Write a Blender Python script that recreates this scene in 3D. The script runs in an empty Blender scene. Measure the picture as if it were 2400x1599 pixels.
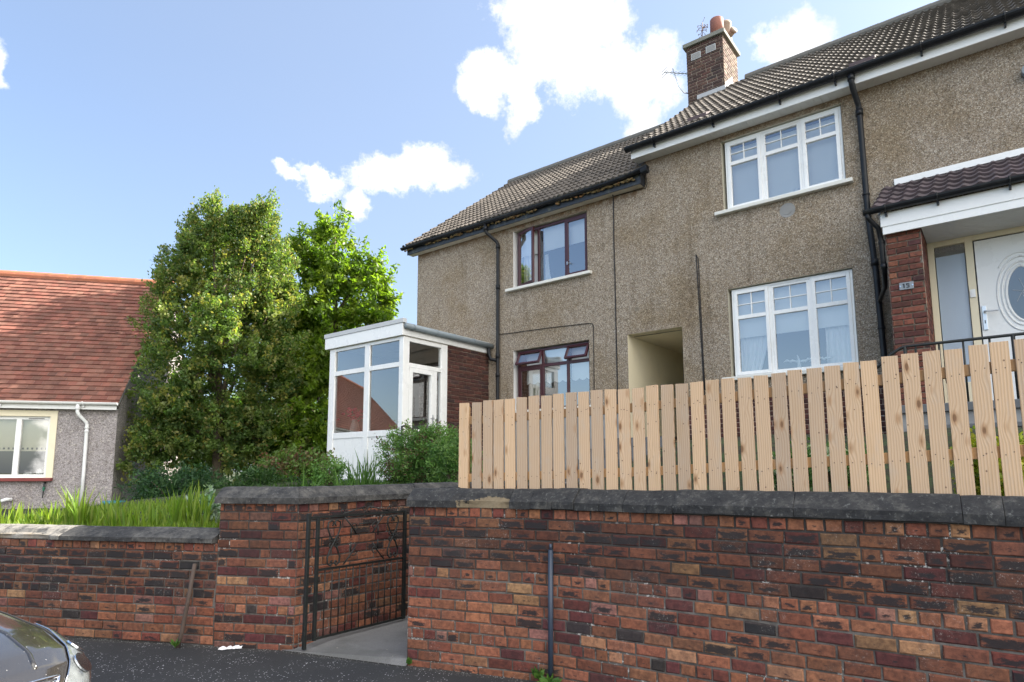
import bpy, math, random
import numpy as np
from mathutils import Vector, Matrix, noise as mnoise

random.seed(7)
R = math.radians
scene = bpy.context.scene
C = scene.collection

# ------------------------------------------------------------------ camera
cam_d = bpy.data.cameras.new("camera")
cam_d.sensor_fit = 'HORIZONTAL'
cam_d.sensor_width = 36.0
cam_d.lens = 22.103
cam_d.shift_y = 0.0492
cam_d.clip_start = 0.05
cam_d.clip_end = 3000.0
cam = bpy.data.objects.new("camera", cam_d)
C.objects.link(cam)
cam.matrix_world = (Matrix.Translation((0, 0, 1.6)) @ Matrix.Rotation(R(97.144), 4, 'X') @ Matrix.Rotation(R(-0.124), 4, 'Z'))
scene.camera = cam

# ------------------------------------------------------------------ light
SUN_AZ = 14.5      # degrees from +X towards +Y
SUN_EL = 34.8
sd = Vector((math.cos(R(SUN_EL)) * math.cos(R(SUN_AZ)), math.cos(R(SUN_EL)) * math.sin(R(SUN_AZ)), math.sin(R(SUN_EL))))
sun_d = bpy.data.lights.new("sun", 'SUN')
sun_d.energy = 5.0
sun_d.angle = R(0.55)
sun_d.color = (1.0, 0.93, 0.82)
sun = bpy.data.objects.new("sun", sun_d)
C.objects.link(sun)
sun.rotation_euler = (-sd).to_track_quat('-Z', 'Y').to_euler()
sun.location = (30, 10, 30)

scene.view_settings.view_transform = 'Standard'
scene.view_settings.look = 'None'
scene.view_settings.exposure = 2.02
scene.view_settings.gamma = 1.0
scene.view_settings.use_curve_mapping = False
scene.cycles.use_denoising = True
scene.cycles.max_bounces = 10
scene.cycles.transparent_max_bounces = 16
scene.cycles.sample_clamp_indirect = 6.0


class NT:
    """small helper round a node tree"""
    def __init__(s, tree):
        s.t = tree
        s.t.nodes.clear()

    def n(s, typ, ins=None, **props):
        nd = s.t.nodes.new(typ)
        for k, v in props.items():
            setattr(nd, k, v)
        for k, v in (ins or {}).items():
            if isinstance(v, bpy.types.NodeSocket):
                s.t.links.new(v, nd.inputs[k])
            else:
                nd.inputs[k].default_value = v
        return nd

    def math(s, op, a, b=0.0, c=None, clamp=False):
        ins = {0: a, 1: b}
        if c is not None:
            ins[2] = c
        return s.n('ShaderNodeMath', ins, operation=op, use_clamp=clamp).outputs[0]

    def vmath(s, op, a, b=None, out=0):
        ins = {0: a}
        if b is not None:
            ins[1] = b
        return s.n('ShaderNodeVectorMath', ins, operation=op).outputs[out]

    def mix(s, f, a, b, blend='MIX'):
        def c4(x):
            return x if isinstance(x, bpy.types.NodeSocket) else (tuple(x) + (1.0,))[:4]
        nd = s.n('ShaderNodeMix', {0: f, 6: c4(a), 7: c4(b)}, data_type='RGBA', blend_type=blend)
        nd.clamp_factor = True
        return nd.outputs[2]

    def ramp(s, f, stops, interp='LINEAR'):
        nd = s.n('ShaderNodeValToRGB', {0: f})
        cr = nd.color_ramp
        cr.interpolation = interp
        while len(cr.elements) < len(stops):
            cr.elements.new(0.5)
        for e, (p, c) in zip(cr.elements, stops):
            e.position = p
            e.color = (tuple(c) + (1.0,))[:4] if not isinstance(c, (int, float)) else (c, c, c, 1)
        return nd.outputs[0]

    def noise(s, vec, scale, detail=3.0, rough=0.55, out=0, dist=0.0):
        return s.n('ShaderNodeTexNoise', {'Vector': vec, 'Scale': scale, 'Detail': detail, 'Roughness': rough, 'Distortion': dist}).outputs[out]

    def voro(s, vec, scale, out='Distance', rnd=1.0, feature='F1'):
        return s.n('ShaderNodeTexVoronoi', {'Vector': vec, 'Scale': scale, 'Randomness': rnd}, feature=feature).outputs[out]

    def scale(s, vec, v3):
        return s.n('ShaderNodeMapping', {'Vector': vec, 'Scale': v3}).outputs[0]

    def bump(s, h, strength=0.4, dist=0.01):
        return s.n('ShaderNodeBump', {'Height': h, 'Strength': strength, 'Distance': dist}).outputs[0]

    def step(s, x, lo, hi):
        nd = s.n('ShaderNodeMapRange', {0: x, 1: lo, 2: hi, 3: 0.0, 4: 1.0})
        nd.interpolation_type = 'SMOOTHSTEP'
        return nd.outputs[0]


# ------------------------------------------------------------------ sky and clouds (world)
world = bpy.data.worlds.new("World")
scene.world = world
world.use_nodes = True


def build_world():
    t = NT(world.node_tree)
    sky = t.n('ShaderNodeTexSky')
    sky.sky_type = 'NISHITA'
    sky.sun_disc = False
    sky.sun_elevation = R(SUN_EL)
    sky.sun_rotation = R(90.0 - SUN_AZ)
    sky.altitude = 50.0
    sky.air_density = 1.0
    sky.dust_density = 1.5
    sky.ozone_density = 2.6
    d = t.n('ShaderNodeTexCoord').outputs['Generated']
    d = t.vmath('NORMALIZE', d)
    # cloud bodies: direction, right axis half size, up axis half size, tilt
    clouds = CLOUDS
    warp = t.n('ShaderNodeTexNoise', {'Vector': d, 'Scale': 11.0, 'Detail': 5.0, 'Roughness': 0.62}).outputs['Color']
    warp = t.vmath('SUBTRACT', warp, (0.5, 0.5, 0.5))
    warp = t.n('ShaderNodeVectorMath', {0: warp, 3: 0.085}, operation='SCALE').outputs[0]
    dw = t.vmath('ADD', d, warp)
    acc = None
    for (c, e1, e2, a, b) in clouds:
        rel = t.vmath('SUBTRACT', dw, tuple(c))
        x = t.math('DIVIDE', t.vmath('DOT_PRODUCT', rel, tuple(e1), out=1), a)
        y = t.math('DIVIDE', t.vmath('DOT_PRODUCT', rel, tuple(e2), out=1), b)
        r2 = t.math('ADD', t.math('MULTIPLY', x, x), t.math('MULTIPLY', y, y))
        # the far side of the sky has to stay empty
        front = t.math('GREATER_THAN', t.vmath('DOT_PRODUCT', d, tuple(c), out=1), 0.2)
        m = t.math('SUBTRACT', 1.0, t.math('SQRT', r2))
        m = t.math('MAXIMUM', m, -1.0)
        m = t.math('SUBTRACT', t.math('MULTIPLY', t.math('ADD', m, 1.0), front), 1.0)
        acc = m if acc is None else t.math('MAXIMUM', acc, m)
    # unseen broken cloud behind the camera, added to raise the ambient light
    back = t.noise(d, 2.2, 5.0, 0.6)
    bd = Vector((0.55, -0.75, 0.35)).normalized()
    bmask = t.step(t.vmath('DOT_PRODUCT', d, tuple(bd), out=1), 0.1, 0.6)
    bm = t.math('SUBTRACT', t.math('MULTIPLY', t.math('MULTIPLY', t.step(back, 0.33, 0.50), bmask), 1.75), 1.1)
    acc = t.math('MAXIMUM', acc, bm)
    fine = t.noise(d, 13.0, 12.0, 0.72)
    dens = t.math('ADD', acc, t.math('MULTIPLY', t.math('SUBTRACT', fine, 0.5), 2.5))
    dens = t.step(dens, -0.08, 0.52)
    dens = t.math('POWER', dens, 0.8)
    shade = t.noise(d, 6.0, 4.0, 0.6)
    ccol = t.mix(t.step(shade, 0.35, 0.65), (2.75, 2.85, 3.1), (3.9, 3.92, 4.0))
    thin = t.noise(t.scale(d, (1.0, 1.0, 2.5)), 3.0, 4.0, 0.6)
    up = t.n('ShaderNodeSeparateXYZ', {0: d}).outputs[2]
    tow = t.step(t.vmath('DOT_PRODUCT', d, tuple(sd), out=1), -0.55, 0.45)
    low = t.math('SUBTRACT', 1.0, t.step(up, 0.05, 0.6))
    veil = t.math('ADD', t.math('ADD', 0.08, t.math('MULTIPLY', tow, 0.36)), t.math('ADD', t.math('MULTIPLY', low, 0.14), t.math('MULTIPLY', thin, 0.10)))
    base = t.mix(veil, sky.outputs[0], (1.72, 2.02, 2.55))
    # clouds in this unseen part are made far brighter, as fill for the shade
    ccol = t.mix(bmask, ccol, (11.0, 10.8, 10.4))
    col = t.mix(dens, base, ccol)
    bg = t.n('ShaderNodeBackground', {'Color': col, 'Strength': SKY_STRENGTH})
    t.t.links.new(bg.outputs[0], t.n('ShaderNodeOutputWorld').inputs[0])


def sky_dir(az, el):
    """az in degrees right of +Y, el above the horizon"""
    return Vector((math.sin(R(az)) * math.cos(R(el)), math.cos(R(az)) * math.cos(R(el)), math.sin(R(el))))


def cloud(az, el, half_w, half_h, tilt=0.0):
    c = sky_dir(az, el)
    e1 = Vector((math.cos(R(az)), -math.sin(R(az)), 0))
    e2 = c.cross(e1) * -1 if c.cross(e1).z < 0 else c.cross(e1)
    a = R(tilt)
    f1 = e1 * math.cos(a) + e2 * math.sin(a)
    f2 = e2 * math.cos(a) - e1 * math.sin(a)
    return (c, f1, f2, R(half_w), R(half_h))


SKY_STRENGTH = 0.086
CLOUDS = [
    cloud(4.2, 37.0, 5.0, 4.5, 10), cloud(6.0, 34.8, 3.6, 3.6, 0), cloud(9.0, 37.8, 2.6, 3.2, 0),
    cloud(-1.2, 33.7, 2.8, 1.9, -25), cloud(-2.6, 32.1, 2.2, 1.2, -10), cloud(1.8, 33.8, 3.0, 2.1, 20),
    cloud(12.4, 32.6, 3.5, 3.4, 0), cloud(10.0, 34.0, 3.0, 2.6, 0), cloud(12.6, 29.6, 2.8, 2.8, 0),
    cloud(-8.5, 26.8, 2.9, 2.1, 0), cloud(-6.0, 26.0, 2.3, 1.5, -15), cloud(-12.8, 25.8, 3.0, 1.8, 15), cloud(-10.6, 26.2, 2.6, 1.8, 20),
    cloud(-18.0, 24.3, 2.2, 0.95, -10), cloud(-20.7, 24.8, 1.5, 0.6, -25), cloud(-14.3, 23.0, 1.4, 1.7, 25),
    cloud(25.6, 33.0, 2.8, 2.3, 10), cloud(0.8, 31.2, 1.6, 1.6, 60), cloud(12.9, 26.8, 2.0, 2.0, 0), cloud(-41.6, 27.3, 0.9, 1.7, 0),
]
build_world()
# ------------------------------------------------------------------ frames of reference
YAW = 38.14
FR = {
    'W': Matrix.Identity(4),
    'H': Matrix.Rotation(R(-YAW), 4, 'Z'),                                              # u along the terrace, v into it
    'B': Matrix.Translation((-8.94, 14.2, 0)) @ Matrix.Rotation(R(14.0), 4, 'Z'),       # bungalow
}


class MB:
    def __init__(s):
        s.v, s.f, s.m, s.c, s.uv = [], [], [], [], []

    def face(s, pts, m=0, col=(1, 1, 1, 0), uv=None):
        i = len(s.v)
        s.v.extend([tuple(p) for p in pts])
        s.f.append(tuple(range(i, i + len(pts))))
        s.m.append(m)
        s.c.append(col)
        s.uv.append(uv)

    def box(s, x0, y0, z0, x1, y1, z1, m=0, col=(1, 1, 1, 0)):
        if x0 > x1: x0, x1 = x1, x0
        if y0 > y1: y0, y1 = y1, y0
        if z0 > z1: z0, z1 = z1, z0
        i = len(s.v)
        s.v += [(x0, y0, z0), (x1, y0, z0), (x1, y1, z0), (x0, y1, z0), (x0, y0, z1), (x1, y0, z1), (x1, y1, z1), (x0, y1, z1)]
        for q in ((3, 2, 1, 0), (4, 5, 6, 7), (0, 1, 5, 4), (1, 2, 6, 5), (2, 3, 7, 6), (3, 0, 4, 7)):
            s.f.append(tuple(i + k for k in q)); s.m.append(m); s.c.append(col); s.uv.append(None)

    def prism(s, pts, ax, a, b, m=0):
        """polygon pts (2D) extruded along axis ax from a to b; the polygon spans the other two axes in order"""
        def mk(p, t):
            q = list(p); q.insert(ax, t); return tuple(q)
        n = len(pts); i = len(s.v)
        s.v += [mk(p, a) for p in pts] + [mk(p, b) for p in pts]
        fs = [tuple(i + k for k in range(n))[::-1], tuple(i + n + k for k in range(n))]
        fs += [(i + k, i + (k + 1) % n, i + n + (k + 1) % n, i + n + k) for k in range(n)]
        for f in fs:
            s.f.append(f); s.m.append(m); s.c.append((1, 1, 1, 0)); s.uv.append(None)

    def tube(s, pts, r, n=8, m=0, closed=False, flat=1.0):
        pts = [Vector(p) for p in pts]
        rs = r if isinstance(r, (list, tuple)) else [r] * len(pts)
        i0 = len(s.v)
        up = None
        for k, p in enumerate(pts):
            if k == 0: t = pts[1] - pts[0]
            elif k == len(pts) - 1: t = pts[-1] - pts[-2]
            else: t = (pts[k + 1] - p).normalized() + (p - pts[k - 1]).normalized()
            t.normalize()
            if up is None:
                up = Vector((0, 0, 1)) if abs(t.z) < 0.9 else Vector((1, 0, 0))
            a = t.cross(up)
            if a.length < 1e-4: a = t.cross(Vector((0, 1, 0.1)))
            a.normalize(); b = a.cross(t).normalized(); up = b
            for j in range(n):
                th = 2 * math.pi * j / n
                s.v.append(tuple(p + a * math.cos(th) * rs[k] + b * math.sin(th) * rs[k] * flat))
        for k in range(len(pts) - 1):
            for j in range(n):
                s.f.append((i0 + k * n + j, i0 + k * n + (j + 1) % n, i0 + (k + 1) * n + (j + 1) % n, i0 + (k + 1) * n + j))
                s.m.append(m); s.c.append((1, 1, 1, 0)); s.uv.append(None)
        for k, rev in ((0, True), (len(pts) - 1, False)):
            q = tuple(i0 + k * n + j for j in range(n))
            s.f.append(q if not rev else q[::-1]); s.m.append(m); s.c.append((1, 1, 1, 0)); s.uv.append(None)

    def lathe(s, prof, c, n=20, m=0, axis='Z'):
        i0 = len(s.v)
        for (r, z) in prof:
            for j in range(n):
                th = 2 * math.pi * j / n
                s.v.append((c[0] + r * math.cos(th), c[1] + r * math.sin(th), c[2] + z))
        for k in range(len(prof) - 1):
            for j in range(n):
                s.f.append((i0 + k * n + j, i0 + k * n + (j + 1) % n, i0 + (k + 1) * n + (j + 1) % n, i0 + (k + 1) * n + j))
                s.m.append(m); s.c.append((1, 1, 1, 0)); s.uv.append(None)

    def build(s, name, mats, parent=None, bevel=0.0, smooth=False, base=None, frame=None, cols=False):
        b = Vector(base) if base is not None else (Vector(parent['_b']) if parent is not None else Vector((0, 0, 0)))
        me = bpy.data.meshes.new(name)
        v = np.array(s.v, dtype=np.float64) - np.array(b)
        me.from_pydata(v.tolist(), [], s.f)
        if not isinstance(mats, (list, tuple)): mats = [mats]
        for m in mats: me.materials.append(m)
        me.polygons.foreach_set('material_index', s.m)
        if cols:
            ca = me.color_attributes.new('Col', 'FLOAT_COLOR', 'CORNER')
            arr = []
            for f, c in zip(s.f, s.c):
                if isinstance(c, list):
                    for q in c: arr.extend(q)
                else: arr.extend(list(c) * len(f))
            ca.data.foreach_set('color', arr)
            ul = me.uv_layers.new(name='UVMap')
            ua = []
            for f, u in zip(s.f, s.uv):
                if u is None: ua.extend([0.5, 0.5] * len(f))
                else:
                    for q in u: ua.extend(q)
            ul.data.foreach_set('uv', ua)
        if smooth: me.polygons.foreach_set('use_smooth', [True] * len(me.polygons))
        me.update()
        o = bpy.data.objects.new(name, me)
        C.objects.link(o)
        if parent is not None:
            o.parent = parent
        else:
            o.matrix_world = FR[frame or 'W'] @ Matrix.Translation(b)
        o['_b'] = tuple(b)
        if bevel:
            md = o.modifiers.new('bevel', 'BEVEL'); md.width = bevel; md.segments = 2; md.limit_method = 'ANGLE'; md.angle_limit = R(40)
        return o


def tag(o, label, cat, group=None, kind=None):
    if label: o['label'] = label
    if cat: o['category'] = cat
    if group: o['group'] = group
    if kind: o['kind'] = kind
    return o


def thing(name, label, cat, frame, base, group=None):
    o = bpy.data.objects.new(name, None)
    C.objects.link(o)
    o.empty_display_size = 0.2
    o.matrix_world = FR[frame] @ Matrix.Translation(base)
    o['_b'] = tuple(base)
    return tag(o, label, cat, group)


def hw(u, v, z=0.0):
    return FR['H'] @ Vector((u, v, z))


# ------------------------------------------------------------------ materials
def new_mat(name):
    m = bpy.data.materials.new(name)
    m.use_nodes = True
    return m, NT(m.node_tree)


def finish(t, **ins):
    b = t.n('ShaderNodeBsdfPrincipled', {k.replace('_', ' '): v for k, v in ins.items()})
    t.t.links.new(b.outputs[0], t.n('ShaderNodeOutputMaterial').inputs[0])
    return b


def c4(c): return tuple(c) + (1.0,)


def wpos(t): return t.n('ShaderNodeNewGeometry').outputs['Position']
def opos(t): return t.n('ShaderNodeTexCoord').outputs['Object']


def plain(name, col, rough=0.5, var=0.12, scale=6.0, bump=0.0, spec=0.5, metal=0.0, dirt=None, dscale=3.0, damt=0.5):
    m, t = new_mat(name)
    p = opos(t)
    n = t.noise(p, scale, 4.0, 0.6)
    lo = tuple(x * (1 - var) for x in col); hi = tuple(min(1, x * (1 + var)) for x in col)
    c = t.mix(n, lo, hi)
    if dirt:
        dn = t.noise(p, dscale, 6.0, 0.65)
        c = t.mix(t.math('MULTIPLY', t.step(dn, 0.5, 0.72), damt), c, dirt)
    k = dict(Base_Color=c, Roughness=t.math('ADD', rough - 0.08, t.math('MULTIPLY', n, 0.16)), Metallic=metal)
    k['Specular_IOR_Level'] = spec
    if bump:
        k['Normal'] = t.bump(t.noise(p, scale * 12, 3.0), bump, 0.004)
    finish(t, **k)
    return m


CA_, SA_ = math.cos(R(38.14)), math.sin(R(38.14))


def mat_harling(name, stops, stain, streak=True, sc=70.0, tone=1.0, zsoff=None):
    m, t = new_mat(name)
    p = wpos(t)
    vc = t.n('ShaderNodeTexVoronoi', {'Vector': p, 'Scale': sc}, feature='F1')
    rnd = t.n('ShaderNodeSeparateColor', {0: vc.outputs['Color']}).outputs[0]
    c = t.ramp(rnd, stops, 'CONSTANT')
    vc2 = t.n('ShaderNodeTexVoronoi', {'Vector': p, 'Scale': sc * 0.45}, feature='F1')
    rnd2 = t.n('ShaderNodeSeparateColor', {0: vc2.outputs['Color']}).outputs[1]
    c = t.mix(t.math('MULTIPLY', t.step(rnd2, 0.78, 0.82), 0.45), c, t.ramp(rnd2, [(0.0, (0.10, 0.075, 0.05)), (0.85, (0.10, 0.08, 0.06)), (0.93, (0.62, 0.56, 0.48))], 'CONSTANT'))
    big = t.noise(p, 0.9, 5.0, 0.62)
    c = t.mix(t.math('MULTIPLY', t.step(big, 0.42, 0.70), 0.75), c, stain, 'MULTIPLY')
    mid = t.noise(p, 4.5, 4.0, 0.6)
    c = t.mix(t.math('MULTIPLY', t.step(mid, 0.5, 0.75), 0.35), c, tuple(x * 0.8 for x in stain), 'MULTIPLY')
    if streak:
        st = t.noise(t.scale(p, (5.0, 5.0, 0.35)), 1.0, 4.0, 0.6)
        c = t.mix(t.math('MULTIPLY', t.step(st, 0.54, 0.72), 0.42), c, (0.45, 0.40, 0.33), 'MULTIPLY')
    spots = t.voro(p, 1.3)
    c = t.mix(t.math('MULTIPLY', t.math('SUBTRACT', 1.0, t.step(spots, 0.03, 0.09)), 0.6), c, (0.13, 0.12, 0.10))
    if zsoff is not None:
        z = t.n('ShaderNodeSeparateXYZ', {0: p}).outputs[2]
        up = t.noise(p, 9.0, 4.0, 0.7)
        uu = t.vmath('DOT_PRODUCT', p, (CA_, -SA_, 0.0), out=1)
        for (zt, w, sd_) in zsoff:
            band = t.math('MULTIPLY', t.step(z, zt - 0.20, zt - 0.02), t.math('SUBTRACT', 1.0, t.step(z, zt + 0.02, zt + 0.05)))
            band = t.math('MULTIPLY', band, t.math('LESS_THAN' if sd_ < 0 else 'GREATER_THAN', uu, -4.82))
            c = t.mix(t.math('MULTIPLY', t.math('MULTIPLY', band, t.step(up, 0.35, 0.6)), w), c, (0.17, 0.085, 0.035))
    c = t.mix(1.0, c, tone if isinstance(tone, tuple) else (tone, tone, tone), 'MULTIPLY')
    h = t.math('ADD', t.math('MULTIPLY', vc.outputs['Distance'], -1.0), t.math('MULTIPLY', rnd, 0.5))
    finish(t, Base_Color=c, Roughness=0.92, Normal=t.bump(h, 0.5, 0.010))
    return m


def mat_brick(name, soot=(0.014, 0.013, 0.015), eff=0.45, dirt=0.45):
    """brick faces carry their own fired colour and amount of burnt skin in the Col attribute"""
    m, t = new_mat(name)
    at = t.n('ShaderNodeVertexColor', layer_name='Col')
    p = wpos(t)
    uv = t.n('ShaderNodeUVMap').outputs[0]
    col = at.outputs[0]
    n1 = t.noise(p, 28.0, 5.0, 0.65)
    n2 = t.noise(p, 150.0, 3.0, 0.6)
    c = t.mix(t.step(n1, 0.30, 0.72), t.mix(1.0, col, (0.60, 0.55, 0.55), 'MULTIPLY'), t.mix(1.0, col, (1.28, 1.22, 1.15), 'MULTIPLY'))
    c = t.mix(t.math('MULTIPLY', t.step(n2, 0.58, 0.72), 0.35), c, (0.05, 0.03, 0.025))
    # burnt skin in the middle of the face
    sx = t.n('ShaderNodeSeparateXYZ', {0: uv})
    du = t.math('ABSOLUTE', t.math('SUBTRACT', sx.outputs[0], 0.5))
    dv = t.math('ABSOLUTE', t.math('SUBTRACT', sx.outputs[1], 0.42))
    rr = t.math('MAXIMUM', t.math('MULTIPLY', du, 1.0), t.math('MULTIPLY', dv, 1.25))
    n3 = t.noise(t.scale(p, (1.0, 1.0, 2.6)), 20.0, 7.0, 0.75)
    rr = t.math('ADD', rr, t.math('MULTIPLY', t.math('SUBTRACT', n3, 0.5), 1.35))
    thr = t.math('MULTIPLY', at.outputs[1], 0.56)
    mask = t.step(t.math('SUBTRACT', thr, rr), -0.07, 0.10)
    c = t.mix(t.math('MULTIPLY', mask, 0.93), c, soot)
    # grime, lime bloom
    g = t.noise(p, 1.7, 6.0, 0.68)
    c = t.mix(t.math('MULTIPLY', t.step(g, 0.44, 0.68), dirt), c, (0.035, 0.028, 0.026))
    lb = t.noise(p, 3.4, 3.0, 0.5)
    lf = t.noise(p, 70.0, 6.0, 0.75)
    bloom = t.math('MULTIPLY', t.step(lb, 0.52, 0.72), t.step(lf, 0.56, 0.66))
    c = t.mix(t.math('MULTIPLY', bloom, eff), c, (0.62, 0.58, 0.54))
    fl = t.noise(p, 105.0, 5.0, 0.8)
    c = t.mix(t.math('MULTIPLY', t.step(fl, 0.66, 0.71), t.step(lb, 0.46, 0.62)), c, (0.66, 0.62, 0.57))
    finish(t, Base_Color=c, Roughness=0.9, Normal=t.bump(t.math('ADD', t.math('MULTIPLY', n1, 1.0), t.math('MULTIPLY', n2, 0.5)), 0.5, 0.006))
    return m


def mat_mortar(name, a=(0.070, 0.063, 0.058), b=(0.20, 0.185, 0.17), soot_z=0.0):
    m, t = new_mat(name)
    p = wpos(t)
    n = t.noise(p, 6.0, 6.0, 0.7)
    c = t.mix(t.step(n, 0.35, 0.65), a, b)
    if soot_z:
        zz = t.n('ShaderNodeSeparateXYZ', {0: p}).outputs[2]
        c = t.mix(t.math('MULTIPLY', t.step(t.math('ADD', zz, t.math('MULTIPLY', t.math('SUBTRACT', n, 0.5), 0.35)), soot_z - 0.08, soot_z + 0.10), 0.72), c, (0.030, 0.027, 0.026))
    lf = t.noise(p, 30.0, 5.0, 0.75)
    lb = t.noise(p, 2.6, 3.0, 0.5)
    c = t.mix(t.math('MULTIPLY', t.math('MULTIPLY', t.step(lf, 0.54, 0.60), 0.7), t.step(lb, 0.54, 0.64)), c, (0.66, 0.63, 0.59))
    finish(t, Base_Color=c, Roughness=0.95, Normal=t.bump(t.noise(p, 120.0, 3.0), 0.5, 0.004))
    return m


def mat_coping(name):
    m, t = new_mat(name)
    p = wpos(t)
    at = t.n('ShaderNodeVertexColor', layer_name='Col')
    n = t.noise(p, 8.0, 8.0, 0.75)
    c = t.ramp(n, [(0.32, (0.010, 0.010, 0.012)), (0.52, (0.027, 0.027, 0.028)), (0.68, (0.085, 0.08, 0.072))])
    n2 = t.noise(p, 40.0, 5.0, 0.7)
    c = t.mix(t.math('MULTIPLY', t.step(n2, 0.56, 0.70), 0.55), c, (0.17, 0.17, 0.16))
    li = t.voro(p, 7.0)
    c = t.mix(t.math('MULTIPLY', t.math('SUBTRACT', 1.0, t.step(t.math('ADD', li, t.math('MULTIPLY', n2, 0.10)), 0.10, 0.16)), t.step(n, 0.5, 0.6)), c, (0.42, 0.42, 0.40))
    # broken faces show the raw stone, and some stones are paler, partly as painted sunlight
    raw = t.mix(n2, (0.10, 0.075, 0.045), (0.25, 0.195, 0.125))
    c = t.mix(t.step(t.math('ADD', t.math('ADD', at.outputs[1], t.math('MULTIPLY', t.math('SUBTRACT', n, 0.5), 1.5)), t.math('MULTIPLY', t.math('SUBTRACT', n2, 0.5), 0.6)), 0.48, 0.60), c, raw)
    pale = t.mix(n2, (0.15, 0.14, 0.125), (0.30, 0.28, 0.25))
    r = t.n('ShaderNodeSeparateColor', {0: at.outputs[0]}).outputs[0]
    c = t.mix(t.math('MULTIPLY', r, t.step(n, 0.3, 0.6)), c, pale)
    finish(t, Base_Color=c, Roughness=0.93, Normal=t.bump(t.math('ADD', n, n2), 0.6, 0.010))
    return m


def mat_asphalt():
    m, t = new_mat('asphalt')
    p = wpos(t)
    n = t.noise(p, 120.0, 4.0, 0.7)
    big = t.noise(p, 0.8, 5.0, 0.6)
    c = t.mix(n, (0.010, 0.011, 0.013), (0.036, 0.037, 0.040))
    c = t.mix(t.math('MULTIPLY', t.step(big, 0.40, 0.7), 0.40), c, (0.050, 0.050, 0.049))
    # fallen petals
    for sc, th in ((28.0, 0.20), (19.0, 0.12), (46.0, 0.24)):
        v = t.n('ShaderNodeTexVoronoi', {'Vector': t.scale(p, (1.0, 1.35, 0.0)), 'Scale': sc}, feature='F1')
        rnd = t.n('ShaderNodeSeparateColor', {0: v.outputs['Color']}).outputs[0]
        msk = t.math('MULTIPLY', t.math('LESS_THAN', t.math('ADD', v.outputs['Distance'], t.math('MULTIPLY', n, 0.06)), th), t.math('GREATER_THAN', rnd, 0.70))
        msk = t.math('MULTIPLY', msk, t.step(t.noise(p, 2.3, 3.0), 0.40, 0.55))
        c = t.mix(msk, c, (0.62, 0.62, 0.63))
    dist = None
    for a, b in (((-0.88, 5.45), (0.25, 5.03)), ((0.25, 5.03), (0.90, 4.62)), ((0.90, 4.62), (2.75, 3.42)), ((-9.5, 7.44), (-1.965, 5.87))):
        L = math.hypot(b[0] - a[0], b[1] - a[1]); nx_, ny_ = -(b[1] - a[1]) / L, (b[0] - a[0]) / L
        k = t.math('ABSOLUTE', t.math('SUBTRACT', t.vmath('DOT_PRODUCT', p, (nx_, ny_, 0.0), out=1), a[0] * nx_ + a[1] * ny_))
        dist = k if dist is None else t.math('MINIMUM', dist, k)
    foot = t.math('SUBTRACT', 1.0, t.step(t.math('ADD', dist, t.math('MULTIPLY', t.noise(p, 5.0, 4.0), 0.10)), 0.05, 0.17))
    v = t.n('ShaderNodeTexVoronoi', {'Vector': t.scale(p, (1.0, 1.0, 0.0)), 'Scale': 75.0}, feature='F1')
    rnd = t.n('ShaderNodeSeparateColor', {0: v.outputs['Color']}).outputs[0]
    c = t.mix(t.math('MULTIPLY', foot, 0.5), c, (0.050, 0.045, 0.035))
    c = t.mix(t.math('MULTIPLY', t.math('MULTIPLY', foot, t.math('LESS_THAN', v.outputs['Distance'], 0.34)), t.math('GREATER_THAN', rnd, 0.70)), c, (0.55, 0.54, 0.52))
    finish(t, Base_Color=c, Roughness=0.85, Normal=t.bump(n, 0.6, 0.006))
    return m


def mat_path():
    m, t = new_mat('path_concrete')
    p = wpos(t)
    n = t.noise(p, 90.0, 5.0, 0.7)
    b = t.noise(p, 2.0, 5.0, 0.6)
    c = t.mix(n, (0.07, 0.07, 0.075), (0.25, 0.245, 0.24))
    c = t.mix(t.math('MULTIPLY', t.step(b, 0.40, 0.65), 0.65), c, (0.075, 0.075, 0.070))
    v = t.n('ShaderNodeTexVoronoi', {'Vector': t.scale(p, (1.0, 1.0, 0.0)), 'Scale': 13.0}, feature='F1')
    rnd = t.n('ShaderNodeSeparateColor', {0: v.outputs['Color']}).outputs[0]
    msk = t.math('MULTIPLY', t.math('LESS_THAN', t.math('ADD', v.outputs['Distance'], t.math('MULTIPLY', n, 0.08)), 0.13), t.math('GREATER_THAN', rnd, 0.7))
    c = t.mix(msk, c, (0.30, 0.28, 0.24))
    finish(t, Base_Color=c, Roughness=0.9, Normal=t.bump(n, 0.5, 0.006))
    return m


def mat_soil():
    m, t = new_mat('garden_soil_and_turf')
    p = wpos(t)
    n = t.noise(p, 7.0, 6.0, 0.7)
    n2 = t.noise(p, 55.0, 4.0, 0.7)
    c = t.mix(t.step(n, 0.42, 0.6), (0.035, 0.026, 0.016), (0.050, 0.085, 0.022))
    c = t.mix(t.math('MULTIPLY', n2, 0.6), c, (0.02, 0.028, 0.010))
    finish(t, Base_Color=c, Roughness=0.95, Normal=t.bump(n2, 0.8, 0.03))
    return m


def mat_tile(name, lo, hi, lichen, spots=True):
    m, t = new_mat(name)
    p = wpos(t)
    at = t.n('ShaderNodeVertexColor', layer_name='Col')
    n = t.noise(p, 14.0, 5.0, 0.7)
    c = t.mix(n, lo, hi)
    c = t.mix(1.0, c, at.outputs[0], 'MULTIPLY')
    b = t.noise(p, 1.1, 5.0, 0.65)
    c = t.mix(t.math('MULTIPLY', t.step(b, 0.5, 0.72), 0.5), c, tuple(x * 0.45 for x in lo))
    l = t.noise(p, 46.0, 4.0, 0.7)
    c = t.mix(t.math('MULTIPLY', t.step(l, 0.58, 0.70), 0.6), c, lichen)
    finish(t, Base_Color=c, Roughness=0.85, Normal=t.bump(t.noise(p, 90.0, 3.0), 0.35, 0.004))
    return m


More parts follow.
